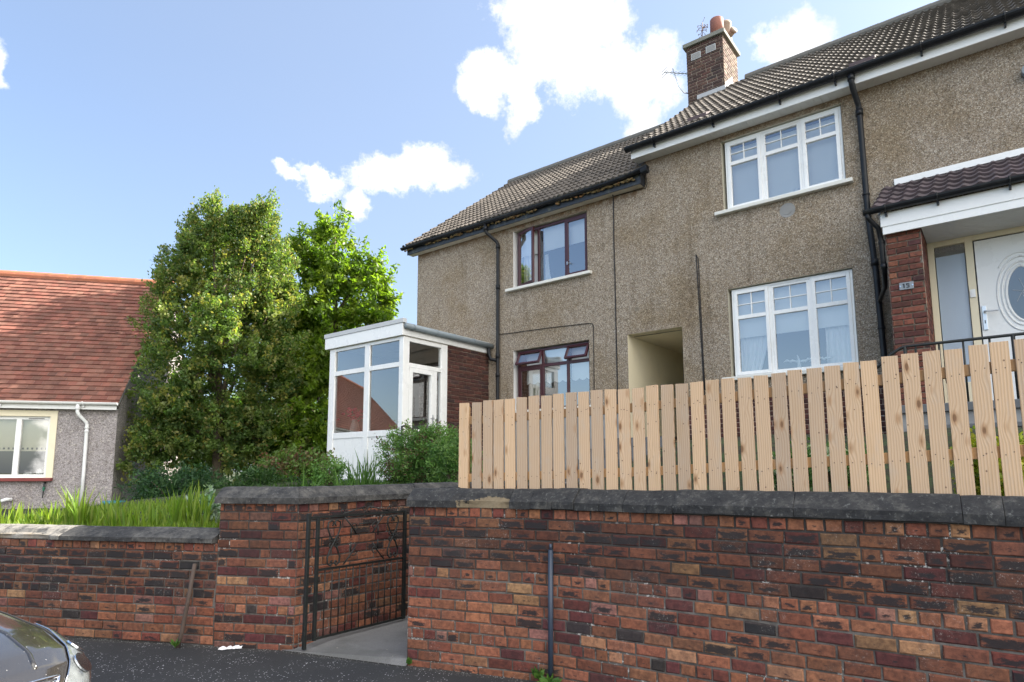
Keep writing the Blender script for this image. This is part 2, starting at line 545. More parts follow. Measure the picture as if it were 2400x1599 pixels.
def mat_wood(name, a, b, knots=True):
    m, t = new_mat(name)
    p = opos(t)
    oi = t.n('ShaderNodeObjectInfo')
    off = t.n('ShaderNodeCombineXYZ', {0: t.math('MULTIPLY', oi.outputs['Random'], 37.0), 1: 0.0, 2: t.math('MULTIPLY', oi.outputs['Random'], 91.0)}).outputs[0]
    q = t.vmath('ADD', p, off)
    # knots bend the grain round them
    kv = t.n('ShaderNodeTexVoronoi', {'Vector': t.scale(q, (1.0, 0.0, 0.40)), 'Scale': 12.0, 'Randomness': 1.0}, feature='F1')
    kr = t.n('ShaderNodeSeparateColor', {0: kv.outputs['Color']}).outputs[0]
    ks = t.math('GREATER_THAN', kr, 0.22)
    near = t.math('MULTIPLY', t.math('SUBTRACT', 1.0, t.step(kv.outputs['Distance'], 0.0, 0.55)), ks)
    gx = t.n('ShaderNodeSeparateXYZ', {0: q})
    lowf = t.noise(t.scale(q, (6.0, 1.0, 1.1)), 1.0, 2.0, 0.5)
    g = t.math('ADD', t.math('MULTIPLY', gx.outputs[0], 400.0), t.math('ADD', t.math('MULTIPLY', lowf, 12.0), t.math('MULTIPLY', near, 9.0)))
    g = t.math('ADD', t.math('MULTIPLY', t.math('SINE', g), 0.5), 0.5)
    fine = t.noise(t.scale(q, (220.0, 220.0, 5.0)), 1.0, 4.0, 0.6)
    c = t.mix(t.math('MULTIPLY', t.math('POWER', g, 2.2), 0.6), b, a)
    c = t.mix(t.math('MULTIPLY', fine, 0.30), c, tuple(x * 0.62 for x in a))
    tint = t.mix(oi.outputs['Random'], (0.74, 0.72, 0.74), (1.12, 1.02, 0.92))
    c = t.mix(1.0, c, tint, 'MULTIPLY')
    bl = t.noise(t.scale(q, (9.0, 9.0, 2.0)), 1.0, 4.0, 0.6)
    c = t.mix(t.math('MULTIPLY', t.step(bl, 0.52, 0.75), 0.28), c, (0.40, 0.25, 0.12))
    zz = gx.outputs[2]
    wz = t.noise(t.scale(q, (14.0, 14.0, 5.0)), 1.0, 4.0, 0.6)
    c = t.mix(t.math('MULTIPLY', t.step(wz, 0.50, 0.75), 0.30), c, (0.40, 0.36, 0.31))
    if knots:
        kd = t.math('ADD', kv.outputs['Distance'], t.math('MULTIPLY', t.math('SUBTRACT', fine, 0.5), 0.06))
        halo = t.math('MULTIPLY', t.math('SUBTRACT', 1.0, t.step(kd, 0.14, 0.30)), ks)
        core = t.math('MULTIPLY', t.math('SUBTRACT', 1.0, t.step(kd, 0.09, 0.16)), ks)
        c = t.mix(t.math('MULTIPLY', halo, 0.55), c, (0.32, 0.155, 0.055))
        c = t.mix(t.math('MULTIPLY', core, 0.85), c, (0.15, 0.070, 0.030))
        pv = t.n('ShaderNodeTexVoronoi', {'Vector': t.scale(q, (1.0, 0.0, 0.8)), 'Scale': 21.0}, feature='F1')
        pr = t.n('ShaderNodeSeparateColor', {0: pv.outputs['Color']}).outputs[1]
        pk = t.math('MULTIPLY', t.math('LESS_THAN', pv.outputs['Distance'], 0.10), t.math('GREATER_THAN', pr, 0.50))
        c = t.mix(t.math('MULTIPLY', pk, 0.8), c, (0.10, 0.05, 0.03))
    finish(t, Base_Color=c, Roughness=0.75, Normal=t.bump(t.math('ADD', g, fine), 0.25, 0.003))
    return m


def mat_leaf(name, trans=0.45, rough=0.45, spec=0.35):
    m, t = new_mat(name)
    at = t.n('ShaderNodeVertexColor', layer_name='Col').outputs[0]
    p = t.n('ShaderNodeBsdfPrincipled', {'Base Color': at, 'Roughness': rough, 'Specular IOR Level': spec})
    tr = t.n('ShaderNodeBsdfTranslucent', {'Color': t.mix(1.0, at, (1.65, 1.80, 0.65), 'MULTIPLY')})
    mx = t.n('ShaderNodeMixShader', {0: trans, 1: p.outputs[0], 2: tr.outputs[0]})
    t.t.links.new(mx.outputs[0], t.n('ShaderNodeOutputMaterial').inputs[0])
    return m


def mat_glass(name, tint=(0.93, 0.96, 0.97), boost=1.9, rough=0.0, wob=0.0):
    m, t = new_mat(name)
    fr = t.n('ShaderNodeFresnel', {'IOR': 1.52})
    k = {'Color': (1, 1, 1, 1), 'Roughness': rough}
    if wob:
        k['Normal'] = t.bump(t.noise(wpos(t), 1.6, 2.0), wob, 0.02)
    gl = t.n('ShaderNodeBsdfGlossy', k)
    tr = t.n('ShaderNodeBsdfTransparent', {'Color': c4(tint)})
    f = t.math('MULTIPLY', fr.outputs[0], boost, clamp=True)
    mx = t.n('ShaderNodeMixShader', {0: f, 1: tr.outputs[0], 2: gl.outputs[0]})
    t.t.links.new(mx.outputs[0], t.n('ShaderNodeOutputMaterial').inputs[0])
    return m


def mat_frosted(name):
    m, t = new_mat(name)
    n = t.voro(opos(t), 160.0)
    finish(t, Base_Color=c4((0.34, 0.42, 0.52)), Roughness=0.32, Normal=t.bump(n, 0.5, 0.004), Specular_IOR_Level=0.9)
    return m


def mat_car_paint():
    m, t = new_mat('car_paint')
    p = opos(t)
    fl = t.voro(p, 700.0, 'Color')
    s = t.n('ShaderNodeSeparateColor', {0: fl}).outputs[0]
    c = t.mix(s, (0.010, 0.009, 0.008), (0.030, 0.027, 0.024))
    v = t.n('ShaderNodeTexVoronoi', {'Vector': p, 'Scale': 9.0}, feature='F1')
    rnd = t.n('ShaderNodeSeparateColor', {0: v.outputs['Color']}).outputs[0]
    n = t.noise(p, 40.0, 3.0)
    drop = t.math('MULTIPLY', t.math('LESS_THAN', t.math('ADD', v.outputs['Distance'], t.math('MULTIPLY', n, 0.12)), 0.16), t.math('GREATER_THAN', rnd, 0.72))
    v2 = t.n('ShaderNodeTexVoronoi', {'Vector': p, 'Scale': 60.0}, feature='F1')
    r2 = t.n('ShaderNodeSeparateColor', {0: v2.outputs['Color']}).outputs[0]
    drop2 = t.math('MULTIPLY', t.math('LESS_THAN', v2.outputs['Distance'], 0.085), t.math('GREATER_THAN', r2, 0.75))
    d = t.math('MAXIMUM', drop, drop2)
    c = t.mix(d, c, (0.75, 0.74, 0.72))
    finish(t, Base_Color=c, Metallic=0.0, Roughness=t.math('ADD', 0.12, t.math('MULTIPLY', d, 0.6)), Coat_Weight=1.0, Coat_Roughness=0.03, Specular_IOR_Level=0.6)
    return m


M = {}
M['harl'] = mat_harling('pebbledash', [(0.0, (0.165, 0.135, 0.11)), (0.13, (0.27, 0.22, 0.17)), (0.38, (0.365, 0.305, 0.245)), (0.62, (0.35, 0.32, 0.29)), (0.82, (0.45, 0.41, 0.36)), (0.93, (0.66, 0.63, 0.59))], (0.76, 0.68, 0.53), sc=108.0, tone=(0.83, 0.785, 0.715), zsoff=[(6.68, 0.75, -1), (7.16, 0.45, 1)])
M['harl_b'] = mat_harling('bungalow_roughcast', [(0.0, (0.22, 0.195, 0.195)), (0.3, (0.30, 0.27, 0.27)), (0.6, (0.36, 0.325, 0.32)), (0.85, (0.44, 0.405, 0.40))], (0.80, 0.77, 0.75), sc=85.0)
M['brick'] = mat_brick('wall_brick')
M['brick_new'] = mat_brick('porch_brick', eff=0.12, dirt=0.15)
M['mortar'] = mat_mortar('old_mortar', (0.055, 0.048, 0.043), (0.16, 0.145, 0.13), soot_z=0.80)
M['mortar_new'] = mat_mortar('porch_mortar', (0.24, 0.17, 0.13), (0.33, 0.24, 0.19))
M['mortar_tan'] = mat_mortar('tan_mortar', (0.24, 0.19, 0.15), (0.33, 0.27, 0.21))
M['coping'] = mat_coping('coping_stone')
M['asphalt'] = mat_asphalt()
M['path'] = mat_path()
M['soil'] = mat_soil()
M['tile'] = mat_tile('concrete_roof_tile', (0.062, 0.052, 0.044), (0.135, 0.114, 0.094), (0.235, 0.21, 0.17))
M['tile_dark'] = mat_tile('new_roof_tile', (0.055, 0.040, 0.045), (0.11, 0.08, 0.085), (0.14, 0.11, 0.11))
M['tile_red'] = mat_tile('clay_roof_tile', (0.145, 0.058, 0.041), (0.235, 0.103, 0.070), (0.27, 0.155, 0.11))
M['ridge'] = plain('ridge_tile', (0.12, 0.115, 0.105), 0.85, 0.3, 8.0, 0.3)
M['ridge_red'] = plain('clay_ridge', (0.36, 0.13, 0.07), 0.8, 0.25, 5.0, 0.3, dirt=(0.16, 0.07, 0.05))
M['white'] = plain('white_upvc', (0.80, 0.80, 0.79), 0.28, 0.03, 3.0, dirt=(0.60, 0.58, 0.53), dscale=2.0, damt=0.25)
M['cream'] = plain('cream_paint', (0.76, 0.68, 0.50), 0.55, 0.05, 3.0, dirt=(0.55, 0.50, 0.38), damt=0.3)
M['soffit'] = plain('white_soffit', (0.66, 0.66, 0.64), 0.5, 0.05, 3.0, dirt=(0.45, 0.43, 0.38), damt=0.3)
M['soffit_old'] = plain('old_soffit', (0.62, 0.57, 0.47), 0.7, 0.10, 4.0, dirt=(0.38, 0.32, 0.24), damt=0.5)
M['black'] = plain('black_plastic', (0.009, 0.010, 0.013), 0.42, 0.3, 6.0, spec=0.3, dirt=(0.04, 0.04, 0.038), dscale=5.0, damt=0.4)
M['navy'] = plain('dark_fascia_paint', (0.020, 0.024, 0.032), 0.5, 0.3, 5.0, dirt=(0.10, 0.10, 0.075), dscale=9.0, damt=0.7)
M['burgundy'] = plain('burgundy_frame', (0.050, 0.010, 0.014), 0.35, 0.2, 5.0)
M['reveal'] = plain('painted_reveal', (0.50, 0.47, 0.38), 0.75, 0.12, 5.0, 0.2)
M['reveal_w'] = plain('white_reveal', (0.74, 0.74, 0.74), 0.6, 0.08, 5.0)
M['sill'] = plain('painted_sill', (0.66, 0.65, 0.60), 0.65, 0.08, 5.0, 0.2, dirt=(0.4, 0.38, 0.33), damt=0.4)
M['sill_red'] = plain('red_sill', (0.20, 0.035, 0.03), 0.5, 0.2, 4.0)
M['grey_pl'] = plain('grey_plastic', (0.20, 0.235, 0.26), 0.42, 0.12, 6.0, dirt=(0.10, 0.11, 0.11), damt=0.4)
M['trim_grey'] = plain('grey_roof_trim', (0.50, 0.51, 0.52), 0.55, 0.08, 4.0)
M['lead'] = plain('lead_flashing', (0.40, 0.41, 0.42), 0.45, 0.15, 6.0, 0.2)
M['terracotta'] = plain('terracotta_pot', (0.25, 0.095, 0.068), 0.75, 0.2, 6.0, 0.2, dirt=(0.12, 0.08, 0.07), damt=0.5)
M['buff'] = plain('buff_pot', (0.26, 0.19, 0.14), 0.75, 0.2, 6.0, 0.2, dirt=(0.14, 0.11, 0.09), damt=0.5)
M['cement'] = plain('grey_cement', (0.26, 0.26, 0.255), 0.9, 0.2, 5.0, 0.4, dirt=(0.10, 0.10, 0.095), damt=0.5)
M['slab'] = plain('dark_step_slab', (0.11, 0.115, 0.12), 0.85, 0.25, 6.0, 0.4)
M['cap'] = plain('chimney_cap', (0.20, 0.20, 0.175), 0.9, 0.25, 6.0, 0.4, dirt=(0.14, 0.15, 0.10), damt=0.6)
M['iron'] = plain('black_ironwork', (0.011, 0.013, 0.012), 0.45, 0.4, 20.0, 0.3)
M['rust'] = plain('rusty_steel', (0.085, 0.060, 0.048), 0.8, 0.4, 14.0, 0.5, dirt=(0.16, 0.075, 0.035), damt=0.6)
M['conduit'] = plain('blue_black_conduit', (0.034, 0.048, 0.075), 0.42, 0.2, 8.0, dirt=(0.10, 0.10, 0.10), damt=0.4)
M['chrome'] = plain('chrome', (0.75, 0.76, 0.78), 0.12, 0.04, 6.0, metal=1.0)
M['steel'] = plain('brushed_steel', (0.60, 0.62, 0.64), 0.35, 0.06, 30.0, metal=1.0)
M['plate'] = plain('brushed_plate', (0.23, 0.24, 0.25), 0.4, 0.1, 30.0, metal=0.4)
M['blind'] = plain('white_blind', (0.80, 0.79, 0.75), 0.8, 0.03, 4.0)
M['curtain'] = plain('white_curtain', (0.80, 0.79, 0.78), 0.85, 0.06, 4.0)
M['curtain_c'] = plain('cream_curtain', (0.68, 0.62, 0.45), 0.85, 0.06, 4.0)
M['room'] = plain('room_wall', (0.16, 0.145, 0.125), 0.9, 0.1, 2.0)
M['dark_wood'] = plain('brown_joinery', (0.16, 0.075, 0.035), 0.5, 0.25, 6.0)
M['glass'] = mat_glass('window_glass', boost=5.5)
M['glass_p'] = mat_glass('porch_glass', boost=3.4, tint=(0.88, 0.91, 0.90))
M['frosted'] = mat_frosted('frosted_glass')
M['wood'] = mat_wood('new_pine', (0.430, 0.290, 0.168), (0.615, 0.470, 0.330))
M['nail'] = plain('rusty_nail', (0.035, 0.025, 0.020), 0.6, 0.2)
M['wood_rail'] = mat_wood('treated_rail', (0.34, 0.20, 0.085), (0.46, 0.29, 0.14), False)
M['leaf'] = mat_leaf('hawthorn_leaf', 0.50, 0.45, 0.3)
M['leaf_c'] = mat_leaf('cherry_leaf', 0.60, 0.42, 0.35)
M['leaf_s'] = mat_leaf('shrub_leaf', 0.30, 0.5, 0.3)
M['blade'] = mat_leaf('blade_leaf', 0.50, 0.40, 0.4)
M['bark'] = plain('bark', (0.11, 0.085, 0.06), 0.95, 0.35, 18.0, 0.8)
M['paint'] = mat_car_paint()
M['lamp'] = mat_glass('headlight_lens', boost=1.6)
M['lamp_in'] = plain('headlight_reflector', (0.36, 0.37, 0.38), 0.28, 0.45, 14.0, metal=0.8, dirt=(0.10, 0.105, 0.115), dscale=9.0, damt=0.8)
M['rubber'] = plain('tyre_rubber', (0.014, 0.014, 0.014), 0.8, 0.2)
M['paper'] = plain('crumpled_paper', (0.78, 0.76, 0.78), 0.8, 0.05, 20.0)
M['moss'] = plain('gutter_moss_growth', (0.16, 0.115, 0.050), 0.98, 0.5, 30.0, 0.8, dirt=(0.30, 0.12, 0.05), dscale=7.0, damt=0.8)
M['moss_dark'] = plain('dark_moss', (0.045, 0.043, 0.035), 0.98, 0.5, 30.0, 0.8)
M['pink'] = plain('pink_petals', (0.62, 0.10, 0.16), 0.7, 0.3, 40.0)
M['green_pl'] = plain('green_plastic', (0.02, 0.16, 0.09), 0.4, 0.1)
M['blue_pl'] = plain('blue_plastic', (0.035, 0.19, 0.24), 0.4, 0.15)
M['vase'] = plain('pale_vase', (0.46, 0.42, 0.36), 0.4, 0.1)

# ------------------------------------------------------------------ ground
def poly_sheet(name, pts, mat, z=None, grid=None):
    mb = MB()
    mb.face([(p[0], p[1], p[2] if len(p) > 2 else z) for p in pts])
    return tag(mb.build(name, mat), None, None, kind='structure')


poly_sheet('ground', [(-600, -600), (600, -600), (600, 600), (-600, 600)], M['soil'], z=-0.03)
poly_sheet('pavement', [(-30, -14), (30, -14), (30, 5.5), (-0.9, 5.45), (-1.95, 5.87), (-2.75, 6.03), (-30, 12.5)], M['asphalt'], z=0.0)

CTRL = [  # world x, y, height of the garden
    (-4.1, 6.9, 0.93), (-6.5, 7.6, 0.93), (-3.0, 6.6, 0.98), (-9.0, 9.0, 0.88), (-8.9, 13.5, 0.76), (-12.0, 12.5, 0.76), (-11.0, 9.0, 0.80),
    (-2.2, 6.5, 1.20), (-1.5, 7.6, 1.33), (-6.5, 14.5, 0.95), (-7.5, 20, 0.9), (-4.0, 12.5, 1.38), (-2.6, 10.5, 1.38), (-1.2, 9.3, 1.36), (-3.6, 8.6, 1.15),
    (-0.4, 10.5, 1.40), (0.3, 12.0, 1.42),
    (0.2, 5.6, 1.22), (1.2, 5.0, 1.25), (2.9, 3.9, 1.30), (0.9, 6.5, 1.40), (2.4, 7.2, 1.95), (3.4, 8.2, 2.05), (4.5, 6.2, 2.0), (4.6, 3.0, 1.45), (6, 4, 1.9), (8, 2, 1.9),
    (-20, 25, 0.8), (0, 40, 1.2), (30, 30, 1.5),
]
_cx = np.array([c[0] for c in CTRL]); _cy = np.array([c[1] for c in CTRL]); _cz = np.array([c[2] for c in CTRL])


def ground_z(x, y):
    d2 = (_cx - x) ** 2 + (_cy - y) ** 2 + 0.02
    w = 1.0 / d2 ** 1.5
    return float((w * _cz).sum() / w.sum())


def garden(name, outline_test, x0, x1, y0, y1, step=0.2):
    mb = MB()
    xs = np.arange(x0, x1 + 1e-6, step); ys = np.arange(y0, y1 + 1e-6, step)
    zz = {}
    def z(i, j):
        if (i, j) not in zz:
            x, y = xs[i], ys[j]
            zz[(i, j)] = ground_z(x, y) + 0.035 * mnoise.noise((x * 2.3, y * 2.3, 0))
        return zz[(i, j)]
    for i in range(len(xs) - 1):
        for j in range(len(ys) - 1):
            if outline_test(0.5 * (xs[i] + xs[i + 1]), 0.5 * (ys[j] + ys[j + 1])):
                mb.face([(xs[i], ys[j], z(i, j)), (xs[i + 1], ys[j], z(i + 1, j)), (xs[i + 1], ys[j + 1], z(i + 1, j + 1)), (xs[i], ys[j + 1], z(i, j + 1))])
    return tag(mb.build(name, M['soil'], smooth=True), None, None, kind='structure')


CA, SA = math.cos(R(YAW)), math.sin(R(YAW))
WA, WB, WC, WD = (-0.88, 5.45), (0.90, 4.62), (2.75, 3.42), (5.6, 1.20)     # face line of the tall wall
WM = (0.25, 5.03)
LL, LR, PR = (-9.5, 7.44), (-2.76, 6.03), (-1.965, 5.87)                     # low wall and pier


def uvof(x, y): return x * CA - y * SA, x * SA + y * CA


def side(p, a, b): return (b[0] - a[0]) * (p[1] - a[1]) - (b[1] - a[1]) * (p[0] - a[0])


def left_test(x, y):
    u, v = uvof(x, y)
    if u > -5.27: return False
    return side((x, y), LL, LR) > 0.30 * 6.9 and side((x, y), LR, PR) > 0.12 * 0.8 and not (u > -10.6 and v > 10.1)


def right_test(x, y):
    u, v = uvof(x, y)
    if u < -4.0 or v > 10.1: return False
    return side((x, y), WA, WB) > 0.14 * 1.96 and side((x, y), WB, WC) > 0.14 * 2.2 and side((x, y), WC, WD) > 0.14 * 3.6


garden('front_garden_ground', left_test, -30, 2, 5.6, 34, 0.2)
garden('raised_garden_ground', right_test, -1, 8.5, 1.0, 9.5, 0.15)

# concrete path from the gate up to the passage
mb = MB()
v0, zs = 3.30, 0.012
prof = [(3.05, 0.005), (3.75, 0.055), (4.9, 0.07)]
zc = 0.07; vc = 4.9
while zc < 1.95:
    prof += [(vc, zc + 0.16), (vc + 0.36, zc + 0.17)]
    zc += 0.17; vc += 0.36
prof += [(10.2, zc)]
prof[0] = (3.40, 0.006)
for k, ((a, za), (b, zb)) in enumerate(zip(prof[:-1], prof[1:])):
    ua0, ua1 = (-5.16, -4.02)
    mb.face([hw(ua0 - (0.10 if k == 0 else 0), a - (0.06 if k == 0 else 0), za), hw(ua1, a + (0.30 if k == 0 else 0), za), hw(ua1, b, zb), hw(ua0, b, zb)])
tag(mb.build('path', M['path']), None, None, kind='structure')

# ------------------------------------------------------------------ brickwork
PAL = [((0.42, 0.150, 0.068), 34), ((0.35, 0.110, 0.053), 26), ((0.44, 0.165, 0.075), 14), ((0.25, 0.060, 0.042), 12), ((0.50, 0.245, 0.110), 6), ((0.17, 0.040, 0.040), 6), ((0.40, 0.17, 0.13), 5), ((0.06, 0.045, 0.045), 2)]
PAL_PORCH = [((0.33, 0.100, 0.060), 40), ((0.22, 0.062, 0.045), 30), ((0.33, 0.105, 0.060), 20), ((0.16, 0.055, 0.055), 14), ((0.42, 0.15, 0.075), 6)]
PAL_DARK = [((0.150, 0.048, 0.034), 40), ((0.125, 0.040, 0.032), 30), ((0.185, 0.060, 0.040), 20), ((0.10, 0.042, 0.04), 14)]
PAL_CH = [((0.165, 0.092, 0.075), 40), ((0.14, 0.082, 0.075), 30), ((0.20, 0.098, 0.075), 20), ((0.12, 0.085, 0.082), 14)]


def pick(pal, rg):
    t = rg.random() * sum(w for _, w in pal)
    for c, w in pal:
        t -= w
        if t <= 0: break
    k = rg.uniform(0.38, 0.66)
    g = 0.3 * c[0] + 0.5 * c[1] + 0.2 * c[2]
    return tuple(min(0.9, (x * 0.88 + g * 0.12) * k * rg.uniform(0.94, 1.06)) for x in c)


def brickwork(mb, p0, p1, z0, rows, ch, bl, headers=(), soot=None, pal=PAL, rg=random, joint=0.0125, proud=0.006, jit=0.004, top=None, start=0.0, m=0, mm=1, clip=None):
    """courses of separate bricks on the face p0->p1 (2D); the viewer is on the right hand side of p0->p1"""
    pts = [Vector(q) for q in (p0 if p1 is None else (p0, p1))]
    segs = [(b - a).length for a, b in zip(pts[:-1], pts[1:])]
    L = sum(segs)

    def P(s, z, o):
        k, acc = 0, 0.0
        while k < len(segs) - 1 and s > acc + segs[k]:
            acc += segs[k]; k += 1
        d = (pts[k + 1] - pts[k]).normalized()
        q = pts[k] + d * (s - acc) + Vector((d.y, -d.x)) * o
        return (q.x, q.y, z)
    ztop = z0 + rows * ch
    acc = 0.0
    for sg in segs:
        mb.face([P(acc + 1e-4, z0, -0.006), P(acc + sg - 1e-4, z0, -0.006), P(acc + sg - 1e-4, ztop, -0.006), P(acc + 1e-4, ztop, -0.006)], mm)
        acc += sg
    for r in range(rows):
        ti = rows - 1 - r
        hb = ti in headers
        w = bl / 2 if hb else bl
        s = -(w * 0.5 if (r % 2) else 0.0) - start + rg.uniform(-0.012, 0.012)
        row_dz = rg.uniform(-0.003, 0.003)
        while s < L:
            ww = w * rg.uniform(0.94, 1.06)
            if not hb and rg.random() < 0.05: ww = w / 2
            a, b = max(s, 0.0) + joint / 2, min(s + ww, L) - joint / 2
            s += ww
            if b - a < 0.02: continue
            if clip and clip(a, b, z0 + r * ch): continue
            zb, zt = z0 + r * ch + joint / 2 + row_dz, z0 + (r + 1) * ch - joint / 2 + row_dz
            col = pick(pal, rg)
            if soot and len(headers) > 1:
                kk = rg.uniform(0.48, 0.82) if 1 <= ti <= 5 else rg.uniform(0.98, 1.22)
                col = tuple(x * kk for x in col)
            sk = 0.0
            if soot: sk = soot(ti, (a + b) / 2, rg)
            o = proud + rg.uniform(-jit, jit * 0.6)
            j = lambda q: rg.uniform(-q, q)
            e = 0.007
            ring0 = [P(a, zb, -0.012), P(b, zb, -0.012), P(b, zt, -0.012), P(a, zt, -0.012)]
            ring1 = [P(a + j(.003), zb + j(.003), o - 0.007), P(b + j(.003), zb + j(.003), o - 0.007), P(b + j(.003), zt + j(.003), o - 0.007), P(a + j(.003), zt + j(.003), o - 0.007)]
            tl = j(0.002)
            ring2 = [P(a + e + j(.003), zb + e + j(.002), o + tl), P(b - e + j(.003), zb + e + j(.002), o - tl), P(b - e + j(.003), zt - e + j(.002), o - tl), P(a + e + j(.003), zt - e + j(.002), o + tl)]
            uv2 = [(0.06, 0.1), (0.94, 0.1), (0.94, 0.9), (0.06, 0.9)]
            uv1 = [(0, 0), (1, 0), (1, 1), (0, 1)]
            cc = col + (1.0,)
            cc = (col[0], col[1], col[2], sk)
            mb.face(ring2, m, cc, uv2)
            for k in range(4):
                k2 = (k + 1) % 4
                mb.face([ring1[k], ring1[k2], ring2[k2], ring2[k]], m, cc, [uv1[k], uv1[k2], uv2[k2], uv2[k]])
                mb.face([ring0[k], ring0[k2], ring1[k2], ring1[k]], m, cc, [uv1[k], uv1[k2], uv1[k2], uv1[k]])


def coping(mb, pts, z, w_in=0.30, stones=1.05, rg=random, over=0.05, rise=0.15, lip=0.055, inset=0.07, chips=(), pale=None, both=False):
    """weathered coping stones along the polyline pts (2D, viewer on the right hand side)"""
    def half_turn(i):
        if i <= 0 or i >= len(pts) - 1: return 0.0
        a = (Vector(pts[i]) - Vector(pts[i - 1])).normalized(); b = (Vector(pts[i + 1]) - Vector(pts[i])).normalized()
        return math.tan(0.5 * math.atan2(a.x * b.y - a.y * b.x, a.dot(b)))
    for si, (p0, p1) in enumerate(zip(pts[:-1], pts[1:])):
        T0, T1 = half_turn(si), half_turn(si + 1)
        p0, p1 = Vector(p0), Vector(p1)
        d = p1 - p0; L = d.length; d.normalize(); out = Vector((d.y, -d.x))
        n = max(1, round(L / stones)); s = 0.0
        for k in range(n):
            e = L if k == n - 1 else L * (k + 1) / n + rg.uniform(-0.08, 0.08)
            prof = [(over, 0.0), (over, lip * 0.55), (over, lip), (over - (over + inset) * 0.33, lip + (rise - lip) * 0.36), (over - (over + inset) * 0.66, lip + (rise - lip) * 0.70), (-inset, rise), (-inset - 0.06, rise + 0.004)]
            if both: prof += [(-w_in + inset, rise), (-w_in - over, lip), (-w_in - over, 0.0)]
            else: prof += [(-w_in, rise - 0.004), (-w_in, 0.0)]
            m = max(2, int((e - s) / 0.045))
            dz = rg.uniform(-0.006, 0.006); do = rg.uniform(-0.006, 0.006)
            pl = pale(s + 0.5 * (e - s)) if pale else 0.0
            rows, cr = [], []
            for i in range(m + 1):
                t = s + 0.0015 + (e - s - 0.003) * i / m
                row, cw = [], []
                for q, (o, h) in enumerate(prof):
                    base = p0 + d * t
                    nz = mnoise.noise((base.x * 9 + k, base.y * 9, h * 40)) * 0.006 + mnoise.noise((base.x * 30, base.y * 30, h * 60 + q)) * 0.003
                    chip = 0.0
                    for (c0, c1, am) in (chips if si == 0 else ()):
                        if c0 < t < c1 and q in (0, 1, 2, 3):
                            edge = min(1.0, (t - c0) / 0.05, (c1 - t) / 0.05)
                            wob = 0.5 + 0.5 * mnoise.noise((t * 6.0, q * 0.35, 3.3))
                            chip = max(chip, edge * am * (1.0, 1.0, 0.95, 0.55)[q] * min(1.0, 0.35 + 1.1 * wob))
                    if i in (0, m): nz -= 0.0035
                    o2 = o + do + (nz if q not in (7, 8) else 0) - chip * 0.055
                    b2 = base + out * o2 + d * (o2 * (T1 * t / L - T0 * (1 - t / L)))
                    row.append((b2.x, b2.y, z + h + dz + nz * (0.7 if q > 1 else 0.2) - (chip * 0.02 if q == 3 else 0)))
                    cw.append(chip)
                rows.append(row); cr.append(cw)
            for i in range(m):
                for q in range(len(prof) - 1):
                    mb.face([rows[i][q], rows[i + 1][q], rows[i + 1][q + 1], rows[i][q + 1]], 0, [(pl, 0, 0, min(1.0, v_)) for v_ in (cr[i][q], cr[i + 1][q], cr[i + 1][q + 1], cr[i][q + 1])])
                mb.face([rows[i][0], rows[i][-1], rows[i + 1][-1], rows[i + 1][0]], 0, (pl, 0, 0, 0))
            mb.face(rows[0][::-1], 0, (pl, 0, 0, 0)); mb.face(rows[-1], 0, (pl, 0, 0, 0))
            s = e


def soot_right(ti, s, rg):
    if 1 <= ti <= 5:
        return rg.choice([0.0, 0.0, 0.5, 0.68, 0.75, 0.82, 0.60, 0.4])
    if ti in (0, 6): return rg.choice([0, 0, 0, 0.4])
    return rg.choice([0.0] * 11 + [0.85, 0.55])


def soot_left(ti, s, rg):
    if 1 <= ti <= 5:
        return rg.choice([0.75, 0.9, 0.55, 0.95, 0.4, 0.85])
    return rg.choice([0.0] * 6 + [0.6, 0.4])


def bend_path(pts, r=0.45, n=5):
    """round the bends of a plan line"""
    out = [Vector(pts[0])]
    for a, b, c in zip(pts[:-2], pts[1:-1], pts[2:]):
        a, b, c = Vector(a), Vector(b), Vector(c)
        p, q = b + (a - b).normalized() * r, b + (c - b).normalized() * r
        for k in range(n + 1):
            f = k / n
            out.append(p * (1 - f) ** 2 + b * 2 * f * (1 - f) + q * f * f)
    out.append(Vector(pts[-1]))
    return out


rgw = random.Random(11)
CH = 1.30 / 15.6
# --- tall wall in front of the picket fence
t_wall = thing('garden_wall', 'long red brick garden wall with dark stone coping carrying the new wooden fence', 'wall', 'W', (0.9, 4.62, 0))
mb = MB()
z0 = 1.30 - 16 * CH
brickwork(mb, bend_path([WA, WM, WB, WC, WD], 0.3), None, z0, 16, CH, 0.212, headers=(0, 6, 12), soot=soot_right, rg=rgw)
# return along the path and the core
ra = (WA[0], WA[1]); rb = (WA[0] + SA * 3.2, WA[1] + CA * 3.2)
brickwork(mb, rb, ra, z0, 16, CH, 0.212, headers=(0, 6, 12), soot=soot_right, rg=rgw)
mb.build('brickwork', [M['brick'], M['mortar']], t_wall, cols=True)
mb = MB()
def off(p, q, o):
    d = (Vector(q) - Vector(p)).normalized(); n = Vector((-d.y, d.x)); return Vector(p) + n * o
for a, b in ((WA, WM), (WM, WB), (WB, WC), (WC, WD)):
    i0, i1 = off(a, b, 0.02), off(a, b, 0.24); d = Vector(b) - Vector(a); ee = d.normalized() * 0.05
    q = [i0 + ee, i0 + d, i1 + d, i1 + ee]
    mb.face([(p.x, p.y, 1.295) for p in q]); 
    for k in range(4):
        c, e = q[k], q[(k + 1) % 4]
        mb.face([(c.x, c.y, -0.02), (e.x, e.y, -0.02), (e.x, e.y, 1.295), (c.x, c.y, 1.295)])
mb.build('wall_core', M['cement'], t_wall)
mb = MB()
coping(mb, bend_path([WA, WM, WB, WC, WD], 0.28, 3), 1.30, rg=rgw, chips=[(0.42, 0.98, 1.0)], stones=0.72)
mb.build('coping', M['coping'], t_wall, cols=True)
mb = MB()
